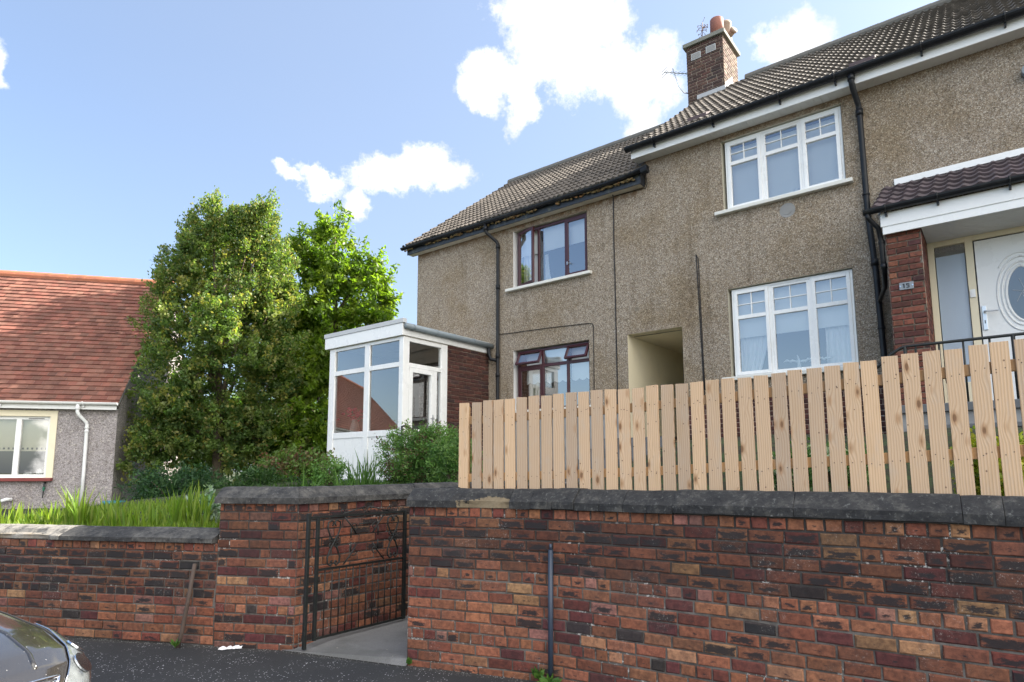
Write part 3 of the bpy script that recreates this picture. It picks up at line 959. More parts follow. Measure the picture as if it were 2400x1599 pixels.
coping(mb, [rb, (ra[0] + SA * 0.30, ra[1] + CA * 0.30)], 1.30, rg=rgw, stones=0.7, w_in=0.25)
mb.build('coping', M['coping'], t_wall, cols=True)

# --- pier and return wall beside the gate
t_pier = thing('gate_wall', 'brick gate pier and wall running back beside the iron gate, stone coped', 'wall', 'W', (PR[0], PR[1], 0))
mb = MB()
brickwork(mb, LR, PR, z0, 16, CH, 0.215, headers=(0, 11), soot=lambda ti, s, g: g.choice([0] * 4 + [0.95, 0.0]) if ti > 1 else g.choice([0.5, 0.8, 0]), rg=rgw)
far = (PR[0] + SA * 3.6, PR[1] + CA * 3.6)
brickwork(mb, PR, far, z0, 16, CH, 0.215, headers=(0,), soot=lambda ti, s, g: g.choice([0] * 5 + [0.9]) if ti != 1 else 0.95, rg=rgw, start=0.05)
brickwork(mb, (LR[0] - 0.05, LR[1] + 0.9), LR, z0, 16, CH, 0.215, rg=rgw)
mb.build('brickwork', [M['brick'], M['mortar']], t_pier, cols=True)
mb = MB()
q = [(LR[0] + .02, LR[1] + .02), (PR[0] - .015, PR[1] + .012), (far[0] - .012, far[1] + .01), (far[0] - 0.2, far[1] + 0.16), (PR[0] - 0.25, PR[1] + 0.28), (LR[0] + .02, LR[1] + 0.26)]
mb.face([(a, b, 1.295) for a, b in q])
for k in range(6):
    c, e = q[k], q[(k + 1) % 6]
    mb.face([(c[0], c[1], -0.02), (e[0], e[1], -0.02), (e[0], e[1], 1.295), (c[0], c[1], 1.295)])
mb.build('wall_core', M['cement'], t_pier)
mb = MB()
coping(mb, [(LR[0] - 0.03, LR[1] + 0.005), PR, far], 1.30, rg=rgw, stones=0.78, w_in=0.28, pale=lambda s: 0.15)
mb.build('coping', M['coping'], t_pier, cols=True)

# --- low wall to the left
t_low = thing('low_wall', 'low sooty brick wall with cracked stone coping in front of the grass', 'wall', 'W', (-5.0, 6.5, 0))
mb = MB()
rows = 11; chl = 0.0835; zl = 0.925 - rows * chl
brickwork(mb, LL, (LR[0], LR[1]), zl, rows, chl, 0.215, headers=(0, 5), soot=soot_left, rg=rgw)
mb.build('brickwork', [M['brick'], M['mortar']], t_low, cols=True)
mb = MB()
a, b = LL, LR
i0, i1 = off(a, b, 0.02), off(a, b, 0.24); d = Vector(b) - Vector(a)
q = [i0, i0 + d, i1 + d, i1]
mb.face([(p.x, p.y, 0.92) for p in q])
for k in range(4):
    c, e = q[k], q[(k + 1) % 4]
    mb.face([(c.x, c.y, -0.02), (e.x, e.y, -0.02), (e.x, e.y, 0.92), (c.x, c.y, 0.92)])
mb.build('wall_core', M['cement'], t_low)
mb = MB()
Lw = d.length
coping(mb, [LL, (LR[0] - 0.03, LR[1] + 0.005)], 0.925, rg=rgw, stones=0.85, rise=0.115, lip=0.04, w_in=0.28, inset=0.12, chips=[(Lw - 2.55, Lw - 1.85, 0.9)], pale=lambda s: 0.9 if s < Lw - 1.6 else (0.25 if s > Lw - 0.7 else 0.05))  # left stones paler: sunshine on the coping put into their colour
mb.build('coping', M['coping'], t_low, cols=True)

# --- poles leaning on the walls
mb = MB()
mb.tube([(0.285, 4.945, 0.0), (0.290, 4.955, 0.5), (0.296, 4.965, 0.99)], 0.021, 10)
mb.tube([(0.296, 4.965, 0.99), (0.296, 4.965, 1.035)], 0.012, 10)
tag(mb.build('standing_pipe', M['conduit'], base=(0.285, 4.945, 0), smooth=True), 'blue-black pipe standing upright against the tall brick wall', 'pipe')
mb = MB()
mb.tube([(-3.06, 5.985, 0.0), (-3.035, 5.995, 0.12), (-3.0, 6.008, 0.4), (-2.962, 6.02, 0.74)], [0.021, 0.019, 0.019, 0.018], 9)
tag(mb.build('standing_pipe', M['rust'], base=(-3.06, 5.985, 0), smooth=True), 'rusty bent pipe leaning against the low wall left of the pier', 'pipe')

# ------------------------------------------------------------------ iron gate
t_gate = thing('iron_gate', 'black wrought iron garden gate with scrollwork standing open along the brick wall', 'gate', 'H', (-5.02, 3.45, 0))
GU = -5.03
def gpt(v, z): return (GU, v, z)
mb = MB(); mb.box(GU - 0.016, 3.405, 0.03, GU + 0.016, 3.435, 1.215); mb.build('post', M['iron'], t_gate, bevel=0.003)
for (va, vb, name) in ((3.505, 3.535, 'stile'), (4.565, 4.60, 'stile')):
    mb = MB(); mb.box(GU - 0.014, va, 0.085, GU + 0.014, vb, 1.185); mb.build(name, M['iron'], t_gate, bevel=0.002)
for z in (0.10, 0.70, 1.175):
    mb = MB(); mb.box(GU - 0.008, 3.44 if z > 1 else 3.535, z - 0.010, GU + 0.008, 4.565, z + 0.010); mb.build('rail', M['iron'], t_gate)
nb = 12
for k in range(nb):
    v = 3.535 + (4.565 - 3.535) * (k + 1) / (nb + 1)
    mb = MB(); mb.tube([gpt(v, 0.105), gpt(v, 0.70)], 0.0062, 6); mb.build('bar', M['iron'], t_gate, smooth=True)


def spiral(c, r0, r1, a0, turns, n=22):
    return [gpt(c[0] + (r0 + (r1 - r0) * k / n) * math.cos(a0 + turns * 2 * math.pi * k / n), c[1] + (r0 + (r1 - r0) * k / n) * math.sin(a0 + turns * 2 * math.pi * k / n)) for k in range(n + 1)]


def lyre(vc, sgn=1):
    """two mirrored double scrolls crossing in the middle"""
    mb = MB()
    for s in (1, -1):
        pts = []
        top = spiral((vc + s * 0.024, 1.105), 0.010, 0.030, math.pi / 2 if s > 0 else math.pi / 2, -s * 1.0)
        pts = [(p[1], p[2]) for p in top]
        path = [(vc + s * 0.030, 1.135), (vc + s * 0.066, 1.12), (vc + s * 0.072, 1.07), (vc + s * 0.045, 1.0), (vc, 0.935), (vc - s * 0.04, 0.87), (vc - s * 0.068, 0.80), (vc - s * 0.064, 0.745), (vc - s * 0.034, 0.722), (vc - s * 0.012, 0.742), (vc - s * 0.022, 0.765), (vc - s * 0.036, 0.755)]
        mb.tube([gpt(*p) for p in [(vc + s * 0.020, 1.085), (vc + s * 0.008, 1.10), (vc + s * 0.012, 1.128)] + path], 0.0085, 6)
    for zc in (0.965, 0.905):
        for s in (1, -1):
            mb.tube(spiral((vc + s * 0.028, zc), 0.026, 0.012, math.pi / 2, -s * 0.95, 12), 0.007, 6)
    mb.build('scroll', M['iron'], t_gate, smooth=True)


lyre(3.70); lyre(4.42)
mb = MB()
for (sv, sz) in ((1, 1), (-1, 1), (1, -1), (-1, -1)):
    cv, cz = 4.06, 0.94
    mb.tube([gpt(cv + sv * 0.245, cz + sz * 0.22), gpt(cv + sv * 0.16, cz + sz * 0.13), gpt(cv + sv * 0.10, cz + sz * 0.05)], 0.0078, 6)
    mb.tube(spiral((cv + sv * 0.125, cz + sz * 0.115), 0.040, 0.014, math.pi * (0.25 if sv > 0 else 0.75) * sz, 0.9 * sv * sz, 16), 0.005, 6)
    mb.tube([gpt(cv + sv * 0.165, cz + sz * 0.02), gpt(cv + sv * 0.165, cz + sz * 0.11)], 0.0078, 6)
mb.tube([gpt(3.99, 1.085), gpt(4.13, 1.085)], 0.0078, 6)
mb.build('scroll', M['iron'], t_gate, smooth=True)
mb = MB()
mb.tube([gpt(3.80, 1.19), gpt(4.04, 1.245)], 0.006, 6); mb.tube([gpt(4.36, 1.19), gpt(4.12, 1.245)], 0.006, 6)
for c, s in (((3.79, 1.212), 1), ((4.37, 1.212), -1), ((4.045, 1.225), 1), ((4.115, 1.225), -1)):
    mb.tube(spiral(c, 0.032, 0.012, -math.pi / 2, s * 0.95, 14), 0.0055, 6)
mb.build('crest', M['iron'], t_gate, smooth=True)

# ------------------------------------------------------------------ picket fence
t_f = thing('picket_fence', 'new unpainted pine picket fence standing on the tall brick wall', 'fence', 'W', (0.9, 5.0, 1.3))
rgf = random.Random(5)
FS0 = [0.308, 0.442, 0.55, 0.655, 0.765, 0.876, 0.988, 1.098, 1.206, 1.318, 1.43, 1.537, 1.651, 1.765, 1.875]
FS1 = [-0.019, 0.098, 0.215, 0.329, 0.443, 0.564, 0.68, 0.791, 0.908, 1.016, 1.131, 1.244, 1.356, 1.464, 1.578, 1.692, 1.806, 1.92, 2.036, 2.148, 2.262, 2.376, 2.49]
dA = (Vector(WB) - Vector(WA)).normalized(); nA = Vector((-dA.y, dA.x))
dB = (Vector(WC) - Vector(WB)).normalized(); nB = Vector((-dB.y, dB.x))
OFF = 0.30


def ftop(x):  # top of the fence against the distance along it
    return float(np.interp(x, [0.3, 1.2, 1.95, 2.6, 3.0, 3.47, 3.85, 4.17, 4.6], [2.19, 2.228, 2.248, 2.257, 2.283, 2.312, 2.335, 2.357, 2.385]))


def picket(P0, d, n, s, w, top, lean, split=False):
    o = P0 + d * s
    mb = MB()
    zb = 1.34
    h = top - zb
    mb.box(0, 0, 0, w, 0.019, h)
    for i in (4, 5, 6, 7):
        x, y, z = mb.v[i]
        mb.v[i] = (x + lean * h, y, z + rgf.uniform(-0.003, 0.003))
    for dz in (-0.155, -0.66):      # nail heads over the rails
        for f in (0.26, 0.74):
            x, z = w * f + rgf.uniform(-.004, .004), h + dz + rgf.uniform(-0.018, 0.018)
            mb.face([(x + lean * z + 0.0034 * math.cos(a), -0.0016, z + 0.0034 * math.sin(a)) for a in [k * math.pi / 4 for k in range(8)]], 1)
    ob = mb.build('picket', [M['wood'], M['nail']], None, bevel=0.0012, base=(0, 0, 0))
    ob.parent = t_f
    ang = math.atan2(d.y, d.x)
    ob.matrix_local = Matrix.Translation((o.x - 0.9, o.y - 5.0, zb - 1.3)) @ Matrix.Rotation(ang + rgf.uniform(-0.012, 0.012), 4, 'Z')
    return ob


PA, PB = Vector(WA) + nA * OFF, Vector(WB) + nB * OFF
for s in FS0:
    picket(PA, dA, nA, s, 0.0925 + rgf.uniform(-0.002, 0.002), ftop(s) + rgf.uniform(-0.006, 0.006), rgf.uniform(-0.006, 0.006))
for s in FS1:
    picket(PB, dB, nB, s, 0.0925 + rgf.uniform(-0.002, 0.002), ftop(1.98 + s) + rgf.uniform(-0.006, 0.006), rgf.uniform(-0.006, 0.006))
for (P0, d, n, a, b, x0) in ((PA, dA, nA, 0.32, 1.99, 0.0), (PB, dB, nB, -0.05, 2.6, 1.98)):
    for dz in (-0.155, -0.66):
        mb = MB()
        L = b - a
        mb.box(0, 0.021, -0.035, L, 0.062, 0.035)
        k = (ftop(x0 + b) - ftop(x0 + a)) / L
        mb.v = [(x, y, z + k * x) for x, y, z in mb.v]
        ob = mb.build('rail', M['wood_rail'], None, bevel=0.003, base=(0, 0, 0))
        ob.parent = t_f
        o = P0 + d * a
        ob.matrix_local = Matrix.Translation((o.x - 0.9, o.y - 5.0, ftop(x0 + a) + dz - 1.3)) @ Matrix.Rotation(math.atan2(d.y, d.x), 4, 'Z')
# end post
mb = MB(); o = PA + dA * 0.30
mb.box(0, 0.024, 0, 0.075, 0.095, 0.83)
ob = mb.build('post', M['wood_rail'], None, bevel=0.003, base=(0, 0, 0)); ob.parent = t_f
ob.matrix_local = Matrix.Translation((o.x - 0.9, o.y - 5.0, 0.04)) @ Matrix.Rotation(math.atan2(dA.y, dA.x), 4, 'Z')

# ------------------------------------------------------------------ terrace
V0 = 10.0
UL, UP, UR = -10.69, -4.76, 4.2        # left end, party line, right end


def facade(mb, u0, u1, z0, z1, holes, v=V0, th=0.24, m=0, mr=1):
    """wall slab on plane v with rectangular openings (u0,u1,z0,z1[,reveal material])"""
    us = sorted(set([u0, u1] + [h[0] for h in holes] + [h[1] for h in holes]))
    zs = sorted(set([z0, z1] + [h[2] for h in holes] + [h[3] for h in holes]))
    us = [u for u in us if u0 <= u <= u1]; zs = [z for z in zs if z0 <= z <= z1]
    def solid(a, b, c, d):
        for h in holes:
            if h[0] - 1e-6 <= a and b <= h[1] + 1e-6 and h[2] - 1e-6 <= c and d <= h[3] + 1e-6: return False
        return True
    for i in range(len(us) - 1):
        for j in range(len(zs) - 1):
            a, b, c, d = us[i], us[i + 1], zs[j], zs[j + 1]
            if solid(a, b, c, d):
                mb.face([(a, v, c), (b, v, c), (b, v, d), (a, v, d)], m)
                mb.face([(b, v + th, c), (a, v + th, c), (a, v + th, d), (b, v + th, d)], 2)
    for h in holes:
        a, b, c, d = h[:4]; k = h[4] if len(h) > 4 else mr
        kl = h[5] if len(h) > 5 else k
        if a > u0 + 1e-4: mb.face([(a, v, c), (a, v, d), (a, v + th, d), (a, v + th, c)], kl)
        if b < u1 - 1e-4: mb.face([(b, v, d), (b, v, c), (b, v + th, c), (b, v + th, d)], k)
        mb.face([(a, v, d), (b, v, d), (b, v + th, d), (a, v + th, d)], k)
        if c > z0 + 1e-4: mb.face([(b, v, c), (a, v, c), (a, v + th, c), (b, v + th, c)], k)


# openings
W1 = (-7.81, -6.015, 5.33, 6.57, 1, 3)
W2 = (-7.81, -6.015, 2.78, 4.03, 1, 3)
W3 = (-3.385, -1.565, 5.83, 7.06, 1)
W4 = (-3.385, -1.565, 3.06, 4.515, 1)
CLOSE = (-5.21, -4.18, 1.0, 4.013, 4)
DOOR2 = (-0.62, 1.3, 2.3, 4.5, 1)

h1 = thing('end_terrace_house', 'left hand end house of the pebbledashed terrace with burgundy windows and mossy gutter', 'house', 'H', (-7.7, 10.0, 1.40))
h2 = thing('mid_terrace_house', 'taller pebbledashed terrace house with white windows, white fascia and brick chimney', 'house', 'H', (-1.0, 10.0, 1.95))
SLOPE = 0.766
def r1z(v): return 7.03 + SLOPE * (v - 9.96)
def r2z(v): return 7.165 + SLOPE * (v - 9.534)
VR = 13.75
ZR1, ZR2 = r1z(VR), r2z(VR)
wm = [M['harl'], M['reveal'], M['room'], M['reveal_w'], M['cream']]

mb = MB()
facade(mb, UL, UP, 0.9, 6.72, [W1, W2, (CLOSE[0], UP, 0.9, CLOSE[3], 4)])
# gable, back, floors
vb = 2 * VR - V0
mb.face([(UL, V0, 0.9), (UL, V0, 6.72), (UL, V0, r1z(V0) - 0.08), (UL, VR, ZR1 - 0.08), (UL, vb, r1z(V0) - 0.08), (UL, vb, 0.9)], 0)
mb.face([(UL, vb, 0.9), (UL, vb, 6.9), (UP, vb, 6.9), (UP, vb, 0.9)], 0)
for z in (2.05, 4.35, 6.66):
    mb.box(UL + .02, V0 + 0.24, z, UP - 0.02 if z > 4.2 else CLOSE[0] - 0.1, vb - 0.02, z + 0.06, 2)
mb.box(-8.9, V0 + 0.24, 2.1, -8.85, vb - .02, 6.7, 2)
mb.box(UL + .05, 13.0, 2.1, CLOSE[0] - 0.12, 13.1, 6.7, 2)
mb.face([(CLOSE[0] - 0.1, V0 + .24, 0.9), (CLOSE[0] - 0.1, V0 + .24, 4.35), (CLOSE[0] - 0.1, vb, 4.35), (CLOSE[0] - 0.1, vb, 0.9)], 2)
mb.build('wall', wm, h1)
mb = MB()   # passage lining
mb.face([(CLOSE[0] + .003, V0 + .22, 0.9), (CLOSE[0] + .003, V0 + .22, 4.0), (CLOSE[0] + .003, vb + .1, 4.0), (CLOSE[0] + .003, vb + .1, 0.9)])
mb.face([(CLOSE[1] - .003, V0 + .22, 0.9), (CLOSE[1] - .003, V0 + .22, 4.0), (CLOSE[1] - .003, vb + .1, 4.0), (CLOSE[1] - .003, vb + .1, 0.9)])
mb.face([(CLOSE[0], V0 + .22, 4.0), (CLOSE[1], V0 + .22, 4.0), (CLOSE[1], vb, 4.0), (CLOSE[0], vb, 4.0)])
mb.face([(CLOSE[0], 15.0, 0.9), (CLOSE[1], 15.0, 0.9), (CLOSE[1], 15.0, 4.0), (CLOSE[0], 15.0, 4.0)])
mb.build('passage', [M['cream']], h1)
mb = MB(); mb.box(CLOSE[0] + .01, 14.9, 2.0, CLOSE[1] - .01, 14.97, 3.98); mb.build('passage_door', M['dark_wood'], h1)

mb = MB()
facade(mb, UP, UR, 0.9, 7.19, [W3, W4, (UP, CLOSE[1], 0.9, CLOSE[3], 4), DOOR2])
mb.face([(UR, V0, 0.9), (UR, V0, 7.19), (UR, VR, ZR2 - 0.08), (UR, vb, 7.19), (UR, vb, 0.9)], 0)
mb.face([(UP, vb, 0.9), (UP, vb, 7.2), (UR, vb, 7.2), (UR, vb, 0.9)], 0)
mb.face([(UP - 0.02, V0, 6.6), (UP - 0.02, V0, r2z(V0) - .08), (UP - 0.02, VR, ZR2 - .08), (UP - 0.02, vb, r2z(V0) - .08), (UP - 0.02, vb, 6.6)], 0)
for z in (2.22, 4.75, 7.13):
    mb.box(UP + .02 if z > 4.2 else CLOSE[1] + 0.1, V0 + 0.24, z, UR - .02, vb - .02, z + 0.06, 2)
mb.box(CLOSE[1] + 0.1, 13.0, 2.25, UR - .02, 13.1, 7.1, 2)
mb.box(-0.95, V0 + 0.24, 2.25, -0.9, 13.0, 7.1, 2)
mb.build('wall', wm, h2)
# brick base course below the lower window
mb = MB()
brickwork(mb, (CLOSE[1] + 0.02, V0 - 0.01), (-0.95, V0 - 0.01), 1.2, 21, 0.076, 0.226, pal=PAL_DARK, rg=rgw, jit=0.002)
mb.build('base_course', [M['brick_new'], M['mortar_new']], h2, cols=True)
mb = MB(); mb.box(-8.4, V0 - 0.022, 0.95, CLOSE[0] - 0.01, V0 + 0.001, 2.62); mb.build('base_course', M['cement'], h1)


# ---- tiled roofs
def roman_tiles(name, parent, mat, u0, u1, va, vb_, zf, courses, period=0.118, amp=0.023, thick=0.034, seg=7, rg=random, moss=0.0, rot=None):
    n_u = int((u1 - u0) / period * seg)
    us = np.linspace(u0, u1, n_u + 1)
    ph = (us - u0) / period
    fr = ph - np.floor(ph)
    wave = np.where(fr < 0.5, np.sin(fr / 0.5 * math.pi) ** 1.0, -0.25 * np.sin((fr - 0.5) / 0.5 * math.pi)) * amp
    V, F, cols = [], [], []
    nrm_v, nrm_z = -SLOPE / math.hypot(1, SLOPE), 1 / math.hypot(1, SLOPE)
    tile_w = period * 2
    for k in range(courses):
        a = va + (vb_ - va) * k / courses; b = va + (vb_ - va) * (k + 1) / courses + 0.05
        tid = np.floor((us - u0) / tile_w + (0.5 if k % 2 else 0)).astype(int)
        rs = np.array([rg.uniform(-0.004, 0.004) for _ in range(tid.max() + 2)])
        rc = np.array([rg.uniform(0.72, 1.18) for _ in range(tid.max() + 2)])
        lift = rs[tid]
        base = len(V)
        for (vv, h) in ((a, -0.004), (a, thick + 0.004), (b, 0.0)):
            hh = h + wave + (lift if h > 0 else 0)
            for i, u in enumerate(us):
                if h == -0.004: hh_i = wave[i] - 0.006
                else: hh_i = hh[i]
                V.append((u, vv + nrm_v * hh_i, zf(vv) + nrm_z * hh_i))
        N = n_u + 1
        for r in (0, 1):
            for i in range(n_u):
                F.append((base + r * N + i, base + r * N + i + 1, base + (r + 1) * N + i + 1, base + (r + 1) * N + i))
                q = float(rc[tid[i]]); cols.append((q, q, q, 1))
    mb = MB(); mb.v = V; mb.f = F; mb.m = [0] * len(F); mb.c = cols; mb.uv = [None] * len(F)
    # underlay and verge
    mb.face([(u0, va, zf(va) - 0.02), (u1, va, zf(va) - 0.02), (u1, vb_, zf(vb_) - 0.02), (u0, vb_, zf(vb_) - 0.02)], 1)
    for u in (u0 + 0.002, u1 - 0.002):
        mb.face([(u, va, zf(va) - 0.07), (u, va, zf(va) + 0.012), (u, vb_, zf(vb_) + 0.012), (u, vb_, zf(vb_) - 0.07)], 1)
    vbk = 2 * VR - va
    if rot is None:
        mb.face([(u0, vb_, zf(vb_)), (u1, vb_, zf(vb_)), (u1, vbk, zf(va)), (u0, vbk, zf(va))], 0)
    ob = mb.build(name, [mat, M['cement']], parent, cols=True)
    return ob


rgt = random.Random(3)
roman_tiles('roof', h1, M['tile'], -10.86, UP + 0.02, 9.76, VR, r1z, 15, rg=rgt)
roman_tiles('roof', h2, M['tile'], UP - 0.14, UR + 0.1, 9.69, VR, r2z, 16, rg=rgt)


def ridge(parent, u0, u1, z, mat, skip=None):
    mb = MB(); u = u0
    while u < u1:
        e = min(u + 0.44, u1)
        if not (skip and skip[0] < u < skip[1]):
            mb.tube([(u + 0.006, VR, z - 0.03), (e + 0.012, VR, z - 0.03)], [0.115, 0.120], 12)
        u += 0.44
    mb.build('ridge', mat, parent, smooth=False)


ridge(h1, -10.87, UP, ZR1 + 0.03, M['ridge'])
ridge(h2, UP - 0.14, UR, ZR2 + 0.03, M['ridge'], skip=(-5.0, -4.45))

# eaves, house 1
mb = MB(); mb.box(-10.86, 9.835, 6.68, -4.80, V0 - 0.002, 6.695); mb.build('soffit', M['soffit_old'], h1)
mb = MB(); mb.box(-10.87, 9.815, 6.672, -4.78, 9.835, 6.87); mb.box(-4.80, 9.835, 6.672, -4.785, V0 - .003, 6.87); mb.build('fascia', M['navy'], h1, bevel=0.003)


def gutter(parent, u0, u1, v, z, r, mat, brackets, tilt=0.0):
    mb = MB()
    n = 9; N = 24
    i0 = len(mb.v)
    for k in range(N + 1):
        u = u0 + (u1 - u0) * k / N
        zz = z + tilt * max(0, (u - u1 + 0.9)) ** 2
        for j in range(n + 1):
            a = math.pi + math.pi * j / n
            mb.v.append((u, v + r * math.cos(a), zz + r * math.sin(a)))
        for j in range(n, -1, -1):
            a = math.pi + math.pi * j / n
            mb.v.append((u, v + (r - 0.004) * math.cos(a), zz + (r - 0.004) * math.sin(a)))
    w = 2 * (n + 1)
    for k in range(N):
        for j in range(w):
            mb.f.append((i0 + k * w + j, i0 + k * w + (j + 1) % w, i0 + (k + 1) * w + (j + 1) % w, i0 + (k + 1) * w + j))
            mb.m.append(0); mb.c.append((1, 1, 1, 0)); mb.uv.append(None)
    for k, uu in ((0, u0), (N, u1)):
        mb.f.append(tuple(i0 + k * w + j for j in range(n + 1))); mb.m.append(0); mb.c.append((1, 1, 1, 0)); mb.uv.append(None)
    mb.build('gutter', mat, parent, smooth=False)
    for u in brackets:
        b = MB()
        b.tube([(u, v - r - 0.002, z + 0.01)] + [(u, v + (r + 0.005) * math.cos(math.pi + math.pi * j / 8), z + (r + 0.005) * math.sin(math.pi + math.pi * j / 8)) for j in range(9)], 0.011, 6)
        b.box(u - 0.012, v + 0.01, z - r - 0.05, u + 0.012, v + r + 0.03, z - r + 0.01)
        b.build('gutter_bracket', mat, parent)


gutter(h1, -10.98, -4.60, 9.745, 6.845, 0.058, M['black'], [], tilt=0.10)
mb = MB(); mb.tube([(-4.72, 9.745, 6.84), (-4.60, 9.745, 6.86)], 0.066, 12); mb.build('gutter_end', M['black'], h1)
# moss and leaves grown through the gutter joint
mb = MB(); rgm = random.Random(9)
def blob(mb, c, r, m, rg):
    i0 = len(mb.v); n, k = 7, 4
    for a in range(k + 1):
        ph = math.pi * a / k
        for b in range(n):
            th = 2 * math.pi * b / n
            rr = r * rg.uniform(0.7, 1.25)
            mb.v.append((c[0] + rr * math.sin(ph) * math.cos(th) * 1.5, c[1] + rr * math.sin(ph) * math.sin(th), c[2] + rr * math.cos(ph) * 0.8))
    for a in range(k):
        for b in range(n):
            mb.f.append((i0 + a * n + b, i0 + a * n + (b + 1) % n, i0 + (a + 1) * n + (b + 1) % n, i0 + (a + 1) * n + b)); mb.m.append(m); mb.c.append((1, 1, 1, 0)); mb.uv.append(None)
for k in range(420):
    u = rgm.uniform(-10.9, -4.9)
    if mnoise.noise((u * 1.1, 3.0, 0)) < -0.28 + rgm.uniform(-0.1, 0.1): continue
    lo = rgm.random() < 0.62
    if lo: blob(mb, (u, 9.79 + rgm.uniform(-0.03, 0.015), 6.785 + rgm.uniform(-0.025, 0.015)), rgm.uniform(0.012, 0.030), 0, rgm)
    else: blob(mb, (u, 9.72 + rgm.uniform(-0.03, 0.04), 6.862 + rgm.uniform(-0.01, 0.02)), rgm.uniform(0.012, 0.032), 1, rgm)
mo = mb.build('gutter_moss', [M['moss'], M['moss_dark']], h1, smooth=True); mo['kind'] = 'stuff'

# eaves, house 2
u = UP - 0.14
mb = MB()
while u < UR:
    mb.box(u + 0.003, 9.775, 7.150, min(u + 0.1, UR) - 0.003, V0 - 0.002, 7.163); u += 0.1
mb.box(UP - 0.14, 9.775, 7.158, UR, V0 - 0.003, 7.172)
mb.build('soffit', M['soffit'], h2)
mb = MB(); mb.box(UP - 0.16, 9.752, 7.145, UR, 9.775, 7.33); mb.build('fascia', M['white'], h2, bevel=0.003)
mb = MB(); mb.box(UP - 0.16, 9.775, 7.145, UP - 0.142, V0 - .03, 7.40); mb.build('box_end', M['soffit'], h2)
gutter(h2, -4.985, UR, 9.672, 7.335, 0.074, M['black'], [-4.45, -3.4, -2.35, -1.32 - .25, -0.5, 0.4])

# ---- downpipes
def pipe(parent, pts, r, mat, name='downpipe', collars=()):
    mb = MB(); mb.tube(pts, r, 12)
    for c, dz in collars: mb.tube([(c[0], c[1], c[2] - dz), (c[0], c[1], c[2] + dz)], r * 1.25, 12)
    return mb.build(name, mat, parent, smooth=True)


pipe(h1, [(-8.36, 9.745, 6.80), (-8.36, 9.745, 6.66), (-8.345, 9.78, 6.60), (-8.19, 9.90, 6.42), (-8.165, 9.925, 6.36), (-8.165, 9.925, 5.0), (-8.17, 9.925, 3.0), (-8.17, 9.925, 1.6)], 0.036, M['black'],
     collars=[((-8.36, 9.745, 6.70), .05), ((-8.165, 9.925, 6.30), .04), ((-8.165, 9.925, 5.42), .05), ((-8.168, 9.925, 3.95), .05), ((-8.17, 9.925, 3.55), .04)])
pipe(h2, [(-1.36, 9.685, 7.29), (-1.36, 9.685, 7.17), (-1.355, 9.74, 7.08), (-1.325, 9.90, 6.90), (-1.32, 9.925, 6.82), (-1.31, 9.925, 5.2), (-1.265, 9.925, 4.4), (-1.245, 9.925, 3.2), (-1.24, 9.925, 2.0)], 0.040, M['black'],
     collars=[((-1.36, 9.685, 7.22), .04), ((-1.32, 9.925, 6.78), .05), ((-1.312, 9.925, 5.52), .012), ((-1.27, 9.925, 4.50), .05), ((-1.25, 9.925, 3.55), .012)])


# ---- cables
def cable(parent, pts, r=0.008):
    mb = MB(); mb.tube(pts, r, 6); mb.build('cable', M['black'], parent, smooth=True)


rgc = random.Random(2)
cable(h1, [(-5.405, 9.93, 6.69), (-5.425, 9.985, 6.62)] + [(-5.432 + rgc.uniform(-.004, .004), 9.988, 6.55 - 0.35 * k) for k in range(13)], 0.011)
cable(h1, [(-4.745, 9.96, 6.95), (-4.735, 9.985, 6.72), (-4.76, 9.985, 6.64), (-4.95, 9.985, 6.655), (-5.40, 9.985, 6.67)], 0.006)
cable(h2, [(-3.883, 9.985, 5.21)] + [(-3.88 + 0.006 * k + rgc.uniform(-.003, .003), 9.988, 5.1 - 0.3 * k) for k in range(9)], 0.008)
cable(h2, [(-3.878, 9.985, 5.20), (-3.846, 9.988, 5.12)] + [(-3.845 + 0.003 * k, 9.988, 5.0 - 0.3 * k) for k in range(8)], 0.007)
cable(h1, [(-8.165, 9.98, 4.42), (-7.9, 9.988, 4.405), (-7.4, 9.988, 4.395), (-6.8, 9.988, 4.375), (-6.2, 9.988, 4.345), (-5.985, 9.988, 4.335), (-5.925, 9.988, 4.315), (-5.905, 9.988, 4.26)] + [(-5.905 - 0.003 * k, 9.988, 4.1 - 0.3 * k) for k in range(6)], 0.007)


# ---- windows
def frame_bars(mb, u0, u1, z0, z1, w, v0, v1):
    mb.box(u0, v0, z0, u0 + w, v1, z1); mb.box(u1 - w, v0, z0, u1, v1, z1)
    mb.box(u0 + w, v0 + .0005, z0, u1 - w, v1 - .0005, z0 + w); mb.box(u0 + w, v0 + .0005, z1 - w, u1 - w, v1 - .0005, z1)


def pane(parent, u0, u1, z0, z1, v, mat=None):
    mb = MB(); mb.face([(u0, v, z0), (u1, v, z0), (u1, v, z1), (u0, v, z1)])
    mb.build('pane', mat or M['glass'], parent)


def sill(parent, u0, u1, ztop, th=0.055, proj=0.10, mat=None):
    mb = MB(); mb.box(u0, V0 - proj, ztop - th, u1, V0 + 0.10, ztop)
    mb.build('sill', mat or M['sill'], parent, bevel=0.008)


def drape(parent, u0, u1, z0, z1, v, mat, folds=6, u1b=None, name='curtain'):
    mb = MB(); n = folds * 6; m = 6
    for j in range(m + 1):
        f = j / m
        r_edge = u1 + ((u1b if u1b is not None else u1) - u1) * f ** 1.5
        for i in range(n + 1):
            mb.v.append((u0 + (r_edge - u0) * i / n, v + 0.018 * math.sin(i / n * folds * 2 * math.pi), z1 + (z0 - z1) * f))
    for j in range(m):
        for i in range(n):
            mb.f.append((j * (n + 1) + i, j * (n + 1) + i + 1, (j + 1) * (n + 1) + i + 1, (j + 1) * (n + 1) + i)); mb.m.append(0); mb.c.append((1, 1, 1, 0)); mb.uv.append(None)
    mb.build(name, mat, parent, smooth=True)


